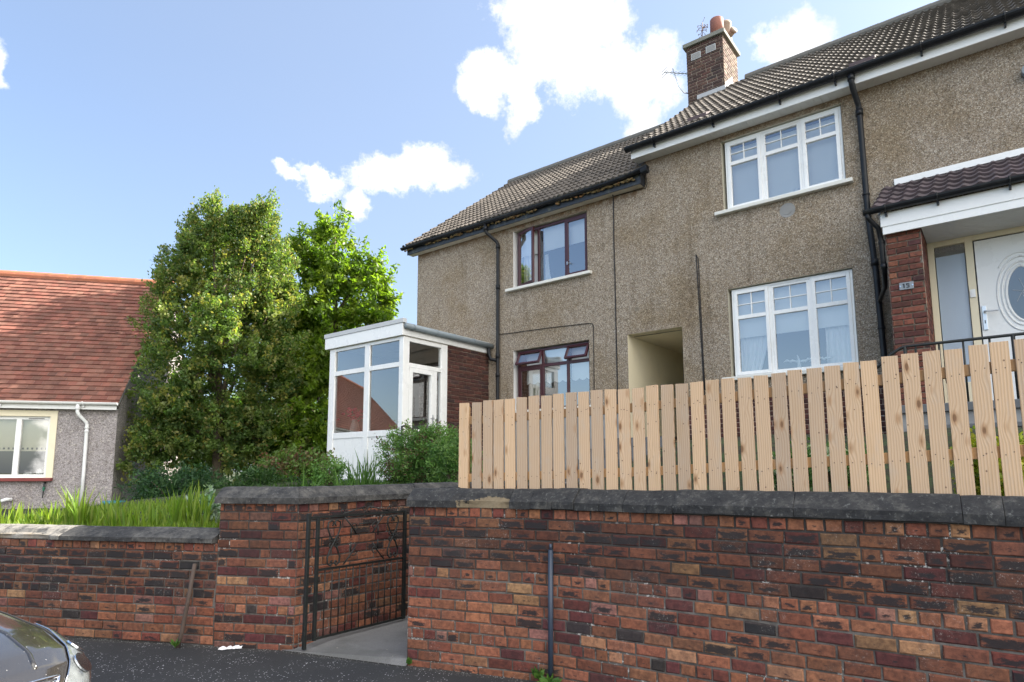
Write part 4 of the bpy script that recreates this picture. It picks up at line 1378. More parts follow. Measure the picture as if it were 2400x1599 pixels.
def sheet(parent, name, u0, u1, z0, z1, v, mat, scallop=0, ztilt=0.0):
    mb = MB()
    if scallop:
        pts = [(u1, z1), (u0, z1)]
        n = scallop * 8
        for k in range(n + 1):
            pts.append((u0 + (u1 - u0) * k / n, z0 - 0.035 * abs(math.sin(math.pi * k / 8))))
        mb.face([(u, v, z) for u, z in pts])
    else:
        mb.box(u0, v, z0, u1, v + 0.004, z1)
    return mb.build(name, mat, parent)


def upvc(parent, H, v=V0 + 0.055, label=None, blinds=None, drapes=()):
    u0, u1, z0, z1 = H[0] + 0.045, H[1] - 0.015, H[2] + 0.0, H[3] - 0.012
    mb = MB()
    fw = 0.035
    frame_bars(mb, u0, u1, z0, z1, fw, v, v + 0.07)
    W = u1 - u0
    ms = [u0 + W * 0.3345, u0 + W * 0.6715]
    for m in ms: mb.box(m - 0.018, v + .001, z0 + fw, m + 0.018, v + 0.069, z1 - fw)
    win = mb.build('window', M['white'], parent, bevel=0.004)
    zt = z0 + (z1 - z0) * 0.672
    lights = [(u0 + fw, ms[0] - 0.018), (ms[0] + 0.018, ms[1] - 0.018), (ms[1] + 0.018, u1 - fw)]
    for k, (a, b) in enumerate(lights):
        mb = MB()
        sw = 0.052 if k != 1 else 0.036
        vs = v - 0.012 if k != 1 else v + 0.006
        frame_bars(mb, a, b, z0 + fw, z1 - fw, sw, vs, vs + 0.05)
        mb.box(a + sw, vs + .001, zt - 0.030, b - sw, vs + 0.049, zt + 0.030)
        ia, ib, ic, idd = a + sw, b - sw, zt + 0.030, z1 - fw - sw
        um, zm = 0.5 * (ia + ib), 0.5 * (ic + idd)
        mb.box(um - 0.008, vs + 0.012, ic, um + 0.008, vs + 0.030, idd)
        mb.box(ia, vs + 0.0125, zm - 0.008, ib, vs + 0.0295, zm + 0.008)
        sash = mb.build('sash', M['white'], win, bevel=0.004)
        pane(win, ia, ib, ic, idd, vs + 0.033)
        pane(win, ia, ib, z0 + fw + sw, zt - 0.030, vs + 0.033)
    sill(win, H[0] - 0.13, H[1] + 0.095, H[2] + 0.003, 0.058, 0.09)
    if blinds:
        for (a, b, c, d) in blinds: sheet(win, 'blind', a, b, c, d, V0 + 0.19, M['blind'])
    for dr in drapes: drape(win, *dr)
    return win


w3 = upvc(h2, W3, blinds=[(W3[0] + .06, W3[1] - .03, W3[2] + 0.05, W3[3] - 0.10)])
w4 = upvc(h2, W4, blinds=[(W4[0] + .06, W4[1] - .03, 3.715, W4[3] - 0.02)], drapes=[(-3.30, -2.86, 3.10, 3.75, V0 + 0.27, M['curtain'], 6, -3.02), (-2.03, -1.62, 3.10, 3.75, V0 + 0.27, M['curtain'], 6)])
# the pale ornament lying on the lower sill and a little cup upstairs
mb = MB()
mb.lathe([(0.0, 0.0), (0.055, 0.01), (0.05, 0.06), (0.045, 0.09), (0.04, 0.10)], (-2.28, V0 + 0.16, W3[2] + 0.04), 14)
tag(mb.build('cup', M['white'], frame='H', base=(-2.28, V0 + 0.16, W3[2] + 0.04), smooth=True), 'small white cup on the upstairs sill of the house with white windows', 'cup')
mb = MB()
rgo = random.Random(4)
for k in range(9):
    u = -2.62 + 0.075 * k
    mb.tube([(u, V0 + 0.15, 3.235 + 0.02 * math.sin(k)), (u + 0.05, V0 + 0.155, 3.255 + 0.02 * math.cos(k * 1.3)), (u + 0.11, V0 + 0.15, 3.24 + 0.015 * k / 4)], [0.014, 0.030, 0.013], 8, flat=0.7)
mb.tube([(-2.40, V0 + 0.15, 3.10), (-2.40, V0 + 0.15, 3.26), (-2.42, V0 + 0.15, 3.34)], [0.035, 0.018, 0.008], 8)
mb.box(-2.48, V0 + 0.11, 3.085, -2.32, V0 + 0.19, 3.12)
tag(mb.build('driftwood_ornament', M['white'], frame='H', base=(-2.4, V0 + 0.15, 3.085), smooth=True), 'long white ornament standing on the sill behind the lower white window', 'ornament')


def timber(parent, H, upper):
    u0, u1, z0, z1 = H[0] + 0.06, H[1] - 0.005, H[2] + 0.005, H[3] - 0.02
    v = V0 + 0.07
    mb = MB(); fw = 0.045
    frame_bars(mb, u0, u1, z0, z1, fw, v, v + 0.07)
    ms = [-7.215, -6.555] if upper else [-7.13, -6.545]
    for m in ms: mb.box(m - 0.022, v + .001, z0 + fw, m + 0.022, v + 0.069, z1 - fw)
    zt = 3.665
    if not upper: mb.box(u0 + fw, v + .002, zt - 0.03, u1 - fw, v + 0.068, zt + 0.03)
    win = mb.build('window', M['burgundy'], parent, bevel=0.004)
    L = [(u0 + fw, ms[0] - 0.022), (ms[0] + 0.022, ms[1] - 0.022), (ms[1] + 0.022, u1 - fw)]

    def sash_at(a, b, c, d, pivot=None, axis=None, ang=0.0, sw=0.042):
        mb = MB(); frame_bars(mb, a, b, c, d, sw, v - 0.012, v + 0.035)
        g = MB(); g.face([(a + sw, v + 0.01, c + sw), (b - sw, v + 0.01, c + sw), (b - sw, v + 0.01, d - sw), (a + sw, v + 0.01, d - sw)])
        if pivot:
            Rm = Matrix.Translation(pivot) @ Matrix.Rotation(ang, 4, axis) @ Matrix.Translation(-Vector(pivot))
            for q in (mb, g): q.v = [tuple(Rm @ Vector(p)) for p in q.v]
        mb.build('sash', M['burgundy'], win, bevel=0.003)
        g.build('pane', M['glass'], win)

    if upper:
        a, b = L[0]
        sash_at(a - 0.02, b + 0.02, z0 + fw - 0.02, z1 - fw + 0.02, (a - 0.02, v, 6), 'Z', R(-17), 0.050)
        pane(win, L[1][0], L[1][1], z0 + fw, z1 - fw, v + 0.03)
        a, b = L[2]
        sash_at(a, b, z0 + fw, z1 - fw)
        mb = MB(); mb.box(a + .012, v - 0.02, 5.60, a + 0.03, v - 0.012, 5.66); mb.tube([(a + .02, v - .03, 5.63), (a + .11, v - .035, 5.61)], 0.008, 6); mb.build('handle', M['steel'], win)
    else:
        for k in (0, 2):
            a, b = L[k]
            sash_at(a - 0.015, b + 0.015, zt + 0.02, z1 - fw + 0.015, (a, v, z1 - fw + 0.015), 'X', R(-27), 0.038)
        pane(win, L[1][0], L[1][1], zt + 0.03, z1 - fw, v + 0.03)
        for k in (1, 2): pane(win, L[k][0], L[k][1], z0 + fw, zt - 0.03, v + 0.03)
        a, b = L[0]
        sash_at(a, b, z0 + fw, zt - 0.03)
    sill(win, H[0] - 0.155, H[1] + 0.095, H[2] + 0.006, 0.058, 0.09)
    return win


w1 = timber(h1, W1, True)
sheet(w1, 'blind', W1[0] + .07, -7.22, 6.045, W1[3] - .03, V0 + 0.20, M['blind'])
sheet(w1, 'blind', -7.16, -6.03, 6.045, W1[3] - .03, V0 + 0.20, M['blind'])
drape(w1, -7.72, -7.23, 5.36, 6.3, V0 + 0.26, M['curtain'], 6)
drape(w1, -7.18, -7.10, 5.36, 6.0, V0 + 0.26, M['curtain'], 2, -7.02)
drape(w1, -6.19, -6.03, 5.36, 6.3, V0 + 0.26, M['curtain'], 3)
w2 = timber(h1, W2, False)
for k, (a, b) in enumerate(((-7.74, -7.14), (-7.12, -6.56), (-6.53, -6.03))):
    sheet(w2, 'blind', a, b, 3.345 if k else 3.36, W2[3] - .03, V0 + 0.20, M['blind'], scallop=3)
drape(w2, -7.60, -7.36, 2.82, 3.5, V0 + 0.28, M['curtain_c'], 4, -7.40)
mb = MB(); mb.box(-7.74, V0 + .13, 2.82, -7.62, V0 + .3, 3.95); mb.build('jamb_lining', M['dark_wood'], w2)
drape(w2, -6.17, -6.03, 2.82, 3.5, V0 + 0.28, M['curtain'], 3, -6.03)

# ---- chimney
ch = None
mb = MB()
CU0, CU1, CV0, CV1 = -5.18, -4.33, 13.22, 14.20
brickwork(mb, (CU0, CV0), (CU1, CV0), 9.55, 24, 0.0755, 0.226, pal=PAL_CH, rg=rgw, jit=0.002)
brickwork(mb, (CU1, CV0), (CU1, CV1), 9.55, 24, 0.0755, 0.226, pal=[((0.36, 0.26, 0.18), 30), ((0.30, 0.20, 0.14), 30), ((0.22, 0.13, 0.10), 20), ((0.42, 0.33, 0.24), 20)], rg=rgw, jit=0.002)  # paler palette on this face: its sunlit brightness put into the brick colour
brickwork(mb, (CU0, CV1), (CU0, CV0), 9.30, 27, 0.0755, 0.226, pal=PAL_CH, rg=rgw, jit=0.002)
mb.box(CU0 + 0.01, CV0 + 0.01, 9.2, CU1 - 0.01, CV1 - 0.01, 11.36, 1)
ch = mb.build('chimney', [M['brick_new'], M['mortar_tan']], h2, cols=True)
mb = MB(); mb.box(CU0 - 0.065, CV0 - 0.065, 11.36, CU1 + 0.065, CV1 + 0.065, 11.46); mb.build('chimney_cap', M['cap'], ch, bevel=0.012)
for (a, z) in ((-5.05, 11.02), (-4.70, 11.05)):
    mb = MB(); mb.box(a, CV0 - 0.018, z, a + 0.20, CV0 - 0.004, z + 0.135); mb.build('vent_grille', M['cement'], ch)
    mb = MB(); frame_bars(mb, a - .012, a + 0.212, z - .012, z + 0.147, 0.012, CV0 - 0.016, CV0 - 0.003); mb.build('vent_frame', M['trim_grey'], ch)
mb = MB(); mb.lathe([(0.11, 0), (0.115, 0.10), (0.135, 0.115), (0.135, 0.16), (0.11, 0.165), (0.095, 0.15), (0.09, 0.02)], (-4.97, 13.55, 11.46), 22); mb.build('chimney_pot', M['terracotta'], ch, smooth=True)
mb = MB(); mb.lathe([(0.135, 0), (0.138, 0.09), (0.155, 0.10), (0.148, 0.46), (0.140, 0.47), (0.125, 0.46), (0.12, 0.02)], (-4.52, 13.45, 11.46), 24); mb.build('chimney_pot', M['terracotta'], ch, smooth=True)
mb = MB(); mb.lathe([(0.15, 0), (0.148, 0.58), (0.158, 0.60), (0.15, 0.66), (0.13, 0.65), (0.12, 0.05)], (-4.50, 13.95, 11.46), 24)
mb.tube([(-4.42, 13.90, 11.70), (-4.25, 13.80, 11.76)], [0.06, 0.075], 14); mb.tube([(-4.27, 13.81, 11.75), (-4.235, 13.79, 11.765)], 0.088, 14)
mb.build('chimney_pot', M['buff'], ch, smooth=True)
mb = MB()   # stepped lead at the foot of the stack
mb.box(CU0 + 0.22, CV0 - 0.022, r2z(CV0) - 0.02, CU1 + 0.02, CV0 - 0.006, r2z(CV0) + 0.12)
n = 9
for k in range(n):
    a = CV0 + (VR - CV0) * k / n * 1.0; b = CV0 + (VR - CV0) * (k + 1) / n
    mb.face([(CU1 + 0.016, a, r2z(a)), (CU1 + 0.016, b, r2z(b)), (CU1 + 0.016, b, r2z(b) + 0.13), (CU1 + 0.016, b - 0.012, r2z(b) + 0.20), (CU1 + 0.016, a, r2z(a) + 0.13)])
mb.build('lead_flashing', M['lead'], ch)
# tv aerial bracketed to the stack
ae = thing('tv_aerial', 'small grey tv aerial on a bent arm at the chimney', 'aerial', 'H', (CU0, CV0 + 0.1, 10.3))
mb = MB(); mb.tube([(CU0, CV0 + 0.1, 10.30), (CU0 - 0.10, CV0 + 0.02, 10.32), (CU0 - 0.20, CV0 - 0.03, 10.50), (CU0 - 0.30, CV0 - 0.1, 10.95)], 0.014, 8); mb.build('arm', M['steel'], ae, smooth=True)
mb = MB(); bx0 = Vector((CU0 - 0.42, CV0 - 0.3, 10.80)); bx1 = Vector((CU0 - 0.05, CV0 + 0.35, 10.94))
mb.tube([bx0, bx1], 0.010, 6)
for k in range(7):
    p = bx0.lerp(bx1, 0.05 + 0.14 * k); mb.tube([p + Vector((0.13, -0.08, -0.05)), p - Vector((0.13, -0.08, -0.05))], 0.005, 5)
for dz in (-0.07, 0, 0.07): mb.tube([bx0 + Vector((0.10, -0.06, dz)), bx0 - Vector((0.10, -0.06, -dz))], 0.006, 5)
mb.build('antenna', M['steel'], ae)

# roof vents
for (u, v) in ((-4.08, 10.35), (-1.42, 10.0)):
    mb = MB()
    zf = r2z
    q = []
    for (vv, h) in ((v, 0.03), (v, 0.11), (v + 0.30, 0.05)):
        q.append((vv, zf(vv) + h))
    mb.prism([q[0], q[1], q[2]], 0, u, u + 0.34)
    mb.build('roof_vent', M['tile_dark'], h2, cols=True)
# blanked flue and plates on the wall
mb = MB(); mb.tube([(-2.40, V0 - 0.006, 5.60), (-2.40, V0 + 0.01, 5.60)], 0.115, 24); mb.tube([(-2.40, V0 - 0.012, 5.60), (-2.40, V0 + 0.01, 5.60)], 0.07, 24); mb.build('blanked_flue', M['cement'], h2)
mb = MB(); mb.tube([(0.60, V0 - 0.09, 6.66), (0.60, V0, 6.66)], 0.08, 18); mb.box(0.54, V0 - .03, 6.56, 0.66, V0, 6.60); mb.build('wall_lamp', M['grey_pl'], h2)

# ------------------------------------------------------------------ glazed side porch
gp = thing('glazed_porch', 'white glazed porch with brick side wall at the left end of the terrace', 'porch', 'H', (-9.5, 8.8, 1.40))
PU0, PU1, PV0 = -10.66, -8.47, 7.60
mb = MB()
mb.box(PU0, PV0, 1.46, PU0 + 0.17, PV0 + 0.09, 4.03)                    # posts
mb.box(PU1 - 0.11, PV0, 1.46, PU1, PV0 + 0.11, 4.03)
mb.box(-9.565, PV0 + .004, 1.46, -9.42, PV0 + 0.075, 4.03)
mb.build('front_post', M['white'], gp, bevel=0.006)
mb = MB()
for a, b in ((PU0 + .17, -9.565), (-9.42, PU1 - 0.11)):
    for (c, e) in ((3.965, 4.03), (3.475, 3.565), (2.22, 2.335)):
        mb = MB(); mb.box(a, PV0 + .007, c, b, PV0 + 0.07, e); mb.build('front_rail', M['white'], gp, bevel=0.006)
for a, b in ((PU0 + .17, -9.565), (-9.42, PU1 - 0.11)):
    mb = MB(); mb.box(a + .004, PV0 + 0.022, 1.58, b - .004, PV0 + 0.05, 2.22); mb.box(a, PV0 + .010, 1.46, b, PV0 + 0.07, 1.58); mb.build('panel', M['white'], gp, bevel=0.003)
    for c, dd in ((2.335, 3.475), (3.565, 3.965)):
        pane(gp, a, b, c, dd, PV0 + 0.035, M['glass_p'])
mb = MB(); mb.box(PU0 - .03, PV0 - .03, 1.425, PU1 + .03, PV0 + 0.1, 1.46); mb.build('cill', M['white'], gp, bevel=0.004)
mb = MB(); mb.box(PU0, PV0 + .02, 0.95, PU1 - .02, 10.0, 1.425); mb.build('plinth', M['reveal_w'], gp)
# right hand side with the door
mb = MB()
X = PU1
mb.box(X - 0.09, PV0 + .11, 1.46, X - 0.002, PV0 + 0.155, 4.03)
mb.box(X - 0.09, 8.585, 1.46, X - 0.002, 8.75, 4.03)
mb.box(X - 0.085, PV0 + .155, 3.95, X - 0.006, 8.585, 4.03); mb.box(X - 0.085, PV0 + .155, 3.475, X - 0.006, 8.585, 3.555)
mb.box(X - 0.085, 8.405, 1.5, X - 0.008, 8.475, 3.475)
mb.build('side_frame', M['white'], gp, bevel=0.005)
def side_pane(v0, v1, z0, z1):
    mb = MB(); mb.face([(X - 0.045, v0, z0), (X - 0.045, v1, z0), (X - 0.045, v1, z1), (X - 0.045, v0, z1)]); return mb
side_pane(PV0 + .155, 8.585, 3.555, 3.95).build('pane', M['glass_p'], gp)
side_pane(8.475, 8.585, 1.5, 3.475).build('pane', M['glass_p'], gp)
mb = MB()
a, b, c, dd = PV0 + .16, 8.40, 1.50, 3.47
w = 0.085
mb.box(X - 0.07, a, c, X + 0.004, a + w, dd); mb.box(X - 0.07, b - w, c, X + 0.004, b, dd); mb.box(X - 0.069, a + w, dd - w, X + 0.003, b - w, dd); mb.box(X - 0.069, a + w, c, X + 0.003, b - w, 1.62); mb.box(X - 0.069, a + w, 2.19, X + 0.003, b - w, 2.35)
mb.box(X - 0.05, a + w, 1.62, X - 0.02, b - w, 2.19)
pd = mb.build('door', M['white'], gp, bevel=0.004)
side_pane(a + w, b - w, 2.35, dd - w).build('pane', M['glass_p'], pd)
mb = MB(); mb.box(X + 0.004, 7.86, 2.235, X + 0.02, 8.12, 2.305); mb.build('letter_box', M['steel'], pd, bevel=0.003)
mb = MB(); mb.box(X + .004, 8.345, 2.42, X + 0.012, 8.375, 2.64); mb.tube([(X + .01, 8.36, 2.56), (X + .05, 8.36, 2.56), (X + .052, 8.26, 2.56)], 0.009, 8); mb.build('handle', M['steel'], pd)
# brick return, roof
mb = MB()
brickwork(mb, (X, 8.755), (X, 10.0), 1.40, 35, 0.0755, 0.226, pal=PAL_DARK, rg=rgw, jit=0.002)
mb.box(X - 0.1, 8.76, 1.0, X - 0.006, 9.99, 4.04, 1)
mb.build('brick_side', [M['brick_new'], M['mortar_new']], gp, cols=True)
mb = MB(); mb.box(PU0 - 0.10, PV0 - 0.055, 4.035, PU1 + 0.03, PV0 - 0.03, 4.26); mb.box(PU1 + .005, PV0 - 0.03, 4.04, PU1 + 0.03, 9.99, 4.17); mb.box(PU0 - 0.1, PV0 - .03, 4.04, PU0 - 0.075, 9.99, 4.26); mb.build('fascia', M['white'], gp, bevel=0.003)
mb = MB(); mb.box(PU0 - 0.075, PV0 - 0.03, 4.033, PU1 + 0.005, 9.99, 4.06); mb.build('ceiling', M['soffit_old'], gp)
mb = MB(); mb.box(PU0 - 0.12, PV0 - 0.07, 4.262, PU1 + 0.06, PV0 + 0.02, 4.345); mb.box(PU0 - 0.11, PV0 + .02, 4.262, PU1 + .03, 9.99, 4.275); mb.build('roof', M['trim_grey'], gp, bevel=0.004)
mb = MB(); n = 14
mb.tube([(PU1 + 0.085, PV0 - 0.03, 4.205), (PU1 + 0.085, 9.0, 4.195), (PU1 + 0.085, 10.12, 4.185)], 0.055, 14); mb.build('gutter', M['grey_pl'], gp, smooth=True)
for v in (7.75, 8.35, 8.85, 9.4):
    mb = MB(); mb.tube([(PU1 + 0.085, v - .015, 4.20), (PU1 + 0.085, v + .015, 4.20)], 0.060, 14); mb.build('gutter_bracket', M['grey_pl'], gp)
mb = MB(); mb.tube([(PU1 + 0.085, 10.02 - .14, 4.17), (PU1 + 0.10, 9.88, 4.02), (PU1 + 0.14, 9.89, 3.90), (PU1 + 0.28, 9.925, 3.86)], 0.038, 10); mb.build('gutter_outlet', M['black'], gp, smooth=True)
mb = MB(); mb.box(PU0 + .1, PV0 + .1, 1.425, PU1 - .1, 9.98, 1.44); mb.build('floor', M['dark_wood'], gp)
mb = MB(); mb.box(PU0 + .02, PV0 + .1, 1.44, PU0 + .1, 9.98, 4.03); mb.build('side_wall', M['room'], gp)
mb = MB(); mb.box(-9.55, 9.93, 1.5, -8.75, 9.985, 3.55); mb.build('inner_door', M['dark_wood'], gp)

# flowers in a vase inside the porch
fl = thing('flower_vase', 'pale vase of pink flowers behind the porch glass', 'vase', 'H', (-10.15, 7.85, 2.30))
mb = MB(); mb.lathe([(0.0, 0), (0.06, 0), (0.10, 0.1), (0.07, 0.22), (0.05, 0.28), (0.06, 0.30), (0.0, 0.28)], (-10.12, 7.85, 2.30), 16); mb.build('vase', M['vase'], fl, smooth=True)
mb = MB(); rgx = random.Random(1)
for k in range(60): blob(mb, (-10.12 + rgx.gauss(0, 0.13), 7.85 + rgx.gauss(0, 0.07), 2.72 + rgx.gauss(0, 0.06)), rgx.uniform(0.015, 0.03), 0, rgx)
mb.build('flowers', M['pink'], fl, smooth=True)
mb = MB(); mb.box(-10.45, 7.75, 2.24, -9.7, 8.0, 2.30); mb.box(-10.44, 7.76, 1.44, -10.38, 7.99, 2.24); mb.box(-9.77, 7.76, 1.44, -9.71, 7.99, 2.24)
tag(mb.build('plant_stand', M['dark_wood'], frame='H', base=(-10.1, 7.87, 1.44)), 'brown wooden stand under the vase inside the porch', 'stand')
mb = MB(); mb.tube([(-8.30, 7.45, 1.45), (-8.30, 7.45, 2.36), (-8.27, 7.50, 2.38), (-8.05, 7.95, 2.12), (-7.9, 8.2, 1.95), (-7.9, 8.2, 1.45)], 0.022, 8)
tag(mb.build('handrail', M['iron'], frame='H', base=(-8.3, 7.45, 1.45), smooth=True), 'short black handrail at the white porch door', 'handrail')

# ------------------------------------------------------------------ entrance porch with the white door
ep = thing('entrance_porch', 'tiled entrance porch on brick piers round the white front door', 'porch', 'H', (0.3, 9.4, 2.30))
mb = MB()
EB0, EB1, EV = -0.99, -0.62, 8.80
brickwork(mb, (EB0, EV), (EB1, EV), 1.90, 35, 0.075, 0.222, pal=PAL_PORCH, rg=rgw, jit=0.002)
brickwork(mb, (EB1, EV), (EB1, 9.46), 1.90, 35, 0.075, 0.222, pal=PAL_PORCH, rg=rgw, jit=0.002)
brickwork(mb, (EB0, V0), (EB0, EV), 1.90, 35, 0.075, 0.222, pal=PAL_PORCH, rg=rgw, jit=0.002)
mb.box(EB0 + .006, EV + .006, 1.8, EB1 - .006, V0 - .002, 4.5, 1)
mb.build('brick_pier', [M['brick_new'], M['mortar_tan']], ep, cols=True)
mb = MB()
brickwork(mb, (1.30, EV), (1.67, EV), 1.90, 35, 0.075, 0.222, pal=PAL_PORCH, rg=rgw, jit=0.002)
mb.box(1.306, EV + .006, 1.8, 1.664, V0 - .002, 4.5, 1)
mb.build('brick_pier', [M['brick_new'], M['mortar_tan']], ep, cols=True)
# roof
SL2 = (5.575 - 4.80) / (V0 - 8.64)
def cz(v): return 4.80 + SL2 * (v - 8.64)
_s, _vr = SLOPE, VR
SLOPE = SL2
roman_tiles('roof', ep, M['tile_dark'], -1.10, 1.85, 8.62, V0 - 0.01, cz, 5, period=0.15, amp=0.022, thick=0.03, rg=rgt, rot=1)
SLOPE = _s
mb = MB(); mb.box(-0.965, V0 - 0.03, 5.575, 1.8, V0 - 0.001, 5.665); mb.build('flashing', M['white'], ep, bevel=0.003)
mb = MB(); mb.box(-1.02, 8.70, 4.575, 1.8, 8.725, 4.745); mb.box(-1.005, 8.712, 4.478, 1.8, 8.74, 4.577); mb.box(-1.02, 8.725, 4.578, -1.0, V0 - .002, 4.74); mb.prism([(8.74, 4.74), (V0 - .003, 4.74), (V0 - .003, 5.50)], 0, -1.05, -1.02); mb.build('fascia', M['white'], ep, bevel=0.002)
gutter(ep, -1.19, 1.85, 8.635, 4.80, 0.058, M['black'], [-0.95, -0.42, 0.25])
mb = MB()
v = 8.742
while v < 9.44:
    mb.box(EB1 + .01, v + .002, 4.484, 1.30, min(v + 0.075, 9.45) - .002, 4.50); v += 0.075
mb.box(EB1 + .01, 8.742, 4.498, 1.3, 9.45, 4.512)
mb.build('soffit', M['soffit'], ep)
pipe(ep, [(-1.15, 8.635, 4.76), (-1.14, 8.66, 4.70), (-1.06, 8.78, 4.60), (-1.04, 8.82, 4.44), (-1.04, 8.84, 4.20), (-1.04, 8.88, 4.06), (-1.10, 9.35, 3.98), (-1.235, 9.86, 3.93)], 0.030, M['black'], collars=[((-1.04, 8.83, 4.42), .02), ((-1.04, 8.86, 4.12), .03)])
# door set
DV = 9.45
FZ0, FZ1 = 2.30, 4.49
mb = MB()
mb.box(EB1 + .006, DV, FZ0, EB1 + .075, DV + 0.07, FZ1); mb.box(-0.225, DV, FZ0, -0.145, DV + 0.07, FZ1); mb.box(0.78, DV, FZ0, 0.86, DV + .07, FZ1); mb.box(1.22, DV, FZ0, 1.295, DV + .07, FZ1)
for a, b in ((EB1 + .075, -0.225), (-0.145, 0.78), (0.86, 1.22)):
    mb.box(a, DV + .001, FZ1 - 0.07, b, DV + 0.069, FZ1); mb.box(a, DV + .001, FZ0, b, DV + 0.069, FZ0 + 0.06)
mb.box(EB1 + .075, DV + .002, FZ0 + .06, -0.225, DV + .066, FZ0 + .36)
mb.build('door_frame', M['cream'], ep, bevel=0.004)
mb = MB(); mb.box(EB1 + .085, DV + 0.034, FZ0 + .36, -0.232, DV + 0.044, FZ1 - .20); mb.build('sidelight', M['frosted'], ep)
mb = MB(); mb.box(EB1 + .085, DV + 0.033, FZ1 - .20, -0.232, DV + 0.044, FZ1 - .07); mb.build('sidelight', M['glass'], ep)
mb = MB(); mb.box(0.87, DV + 0.034, FZ0 + .06, 1.21, DV + 0.044, FZ1 - .07); mb.build('sidelight', M['frosted'], ep)
mb = MB(); mb.box(-0.14, DV + 0.018, FZ0 + .065, 0.775, DV + 0.06, FZ1 - .075)
dr = mb.build('door', M['white'], ep, bevel=0.004)
mb = MB(); frame_bars(mb, -0.142, 0.777, FZ0 + .063, FZ1 - .073, 0.012, DV + .0175, DV + .022); mb.build('door_seal', M['black'], dr)
OC = (0.285, 3.68)
def almond(rx, rz, n=40, p=1.0):
    pts = []
    for k in range(n):
        a = 2 * math.pi * k / n
        x = math.sin(a); z = math.cos(a)
        pts.append((OC[0] + rx * math.copysign(abs(x) ** p, x), OC[1] + rz * z))
    return pts
def ring(rx, rz, r, p=1.0, a0=0.0, a1=1.0):
    mb = MB(); n = 48
    pts = [(OC[0] + rx * math.copysign(abs(math.sin(2 * math.pi * (a0 + (a1 - a0) * k / n))) ** p, math.sin(2 * math.pi * (a0 + (a1 - a0) * k / n))), DV + 0.016, OC[1] + rz * math.cos(2 * math.pi * (a0 + (a1 - a0) * k / n))) for k in range(n + 1)]
    mb.tube(pts, r, 8, flat=1.0); return mb
for rx, rz, r in ((0.235, 0.45, 0.011), (0.190, 0.385, 0.012), (0.150, 0.335, 0.016)):
    ring(rx, rz, r, 1.12 if r > .012 else 1.0).build('moulding', M['white'], dr, smooth=True)
ring(0.275, 0.50, 0.009, 1.0, -0.13, 0.13).build('moulding', M['white'], dr, smooth=True)
mb = MB(); mb.face([(x, DV + 0.014, z) for x, z in almond(0.142, 0.325, 40, 1.2)][::-1]); mb.build('door_glass', M['glass_p'], dr)
mb = MB(); mb.face([(x, DV + 0.017, z) for x, z in almond(0.145, 0.328, 40, 1.2)][::-1]); mb.build('glass_backing', M['room'], dr)
mb = MB()
for (pts) in ([(-0.06, -0.1), (0.02, 0.05), (-0.02, 0.18)], [(0.06, -0.18), (0.0, -0.02), (0.07, 0.14)], [(-0.09, 0.05), (0.0, 0.02), (0.09, 0.06)]):
    mb.tube([(OC[0] + x, DV + 0.012, OC[1] + z) for x, z in pts], 0.003, 5)
mb.build('leading', M['lead'], dr)
mb = MB(); mb.box(-0.115, DV - 0.002, 3.28, -0.070, DV + 0.02, 3.58); mb.tube([(-0.092, DV, 3.50), (-0.092, DV - .05, 3.50), (-0.07, DV - .055, 3.50), (0.045, DV - .055, 3.495)], 0.011, 8); mb.build('handle', M['steel'], dr, bevel=0.004)
mb = MB(); mb.box(-0.098, DV - 0.004, 3.36, -0.088, DV - .001, 3.40); mb.build('keyhole', M['black'], dr)
mb = MB(); mb.box(-0.215, DV - 0.02, 3.70, -0.160, DV, 3.80); mb.box(-0.200, DV - 0.026, 3.725, -0.175, DV - .02, 3.775); mb.build('doorbell', M['white'], ep, bevel=0.004)
# house number
mb = MB(); mb.box(-0.885, EV - 0.020, 3.765, -0.735, EV - 0.012, 3.855)
npl = mb.build('number_plate', M['plate'], ep, bevel=0.002)
mb = MB()
y0, y1 = EV - 0.024, EV - 0.0205
mb.box(-0.840, y0, 3.785, -0.829, y1, 3.838); mb.box(-0.848, y0, 3.828, -0.840, y1, 3.838)
for (a, b, c, d_) in ((-0.812, -0.779, 3.829, 3.838), (-0.812, -0.803, 3.815, 3.829), (-0.803, -0.779, 3.810, 3.819), (-0.788, -0.779, 3.794, 3.810), (-0.812, -0.779, 3.785, 3.794)):
    mb.box(a, y0, c, b, y1, d_)
mb.build('numerals', M['black'], npl)
for a, z in ((-0.874, 3.81), (-0.746, 3.81)):
    mb = MB(); mb.tube([(a, EV - .026, z), (a, EV - .02, z)], 0.007, 10); mb.build('screw', M['chrome'], npl)

# steps and rail in front of the door
st = thing('entrance_steps', 'grey concrete landing and steps in front of the white front door', 'steps', 'H', (0.0, 8.3, 1.2))
mb = MB(); mb.box(-0.98, 7.95, 2.20, 1.9, 9.45, 2.29); mb.build('landing', M['slab'], st, bevel=0.01)
mb = MB(); mb.box(-0.93, 8.0, 1.1, 1.9, 8.8, 2.20); mb.build('landing_base', M['cement'], st)
for k in range(5):
    mb = MB(); z = 2.05 - 0.17 * k; mb.box(-0.75, 7.95 - 0.30 * (k + 1), z - 0.05, 0.75, 7.97 - 0.30 * k, z); mb.build('tread', M['slab'], st, bevel=0.008)
    mb = MB(); mb.box(-0.72, 7.98 - 0.30 * (k + 1), z - 0.5, 0.72, 7.98 - .30 * k, z - 0.05); mb.build('riser', M['cement'], st)
hr = thing('handrail', 'black iron handrail with uprights before the white front door', 'handrail', 'H', (-0.8, 8.0, 2.29))
mb = MB(); mb.tube([(-1.12, 8.0, 2.70), (-1.05, 8.0, 2.76), (-0.93, 8.0, 2.87), (-0.84, 8.0, 2.925), (-0.78, 8.0, 2.937), (0.25, 8.0, 2.942), (1.6, 8.0, 2.945)], 0.016, 10); mb.build('rail', M['iron'], hr, smooth=True)
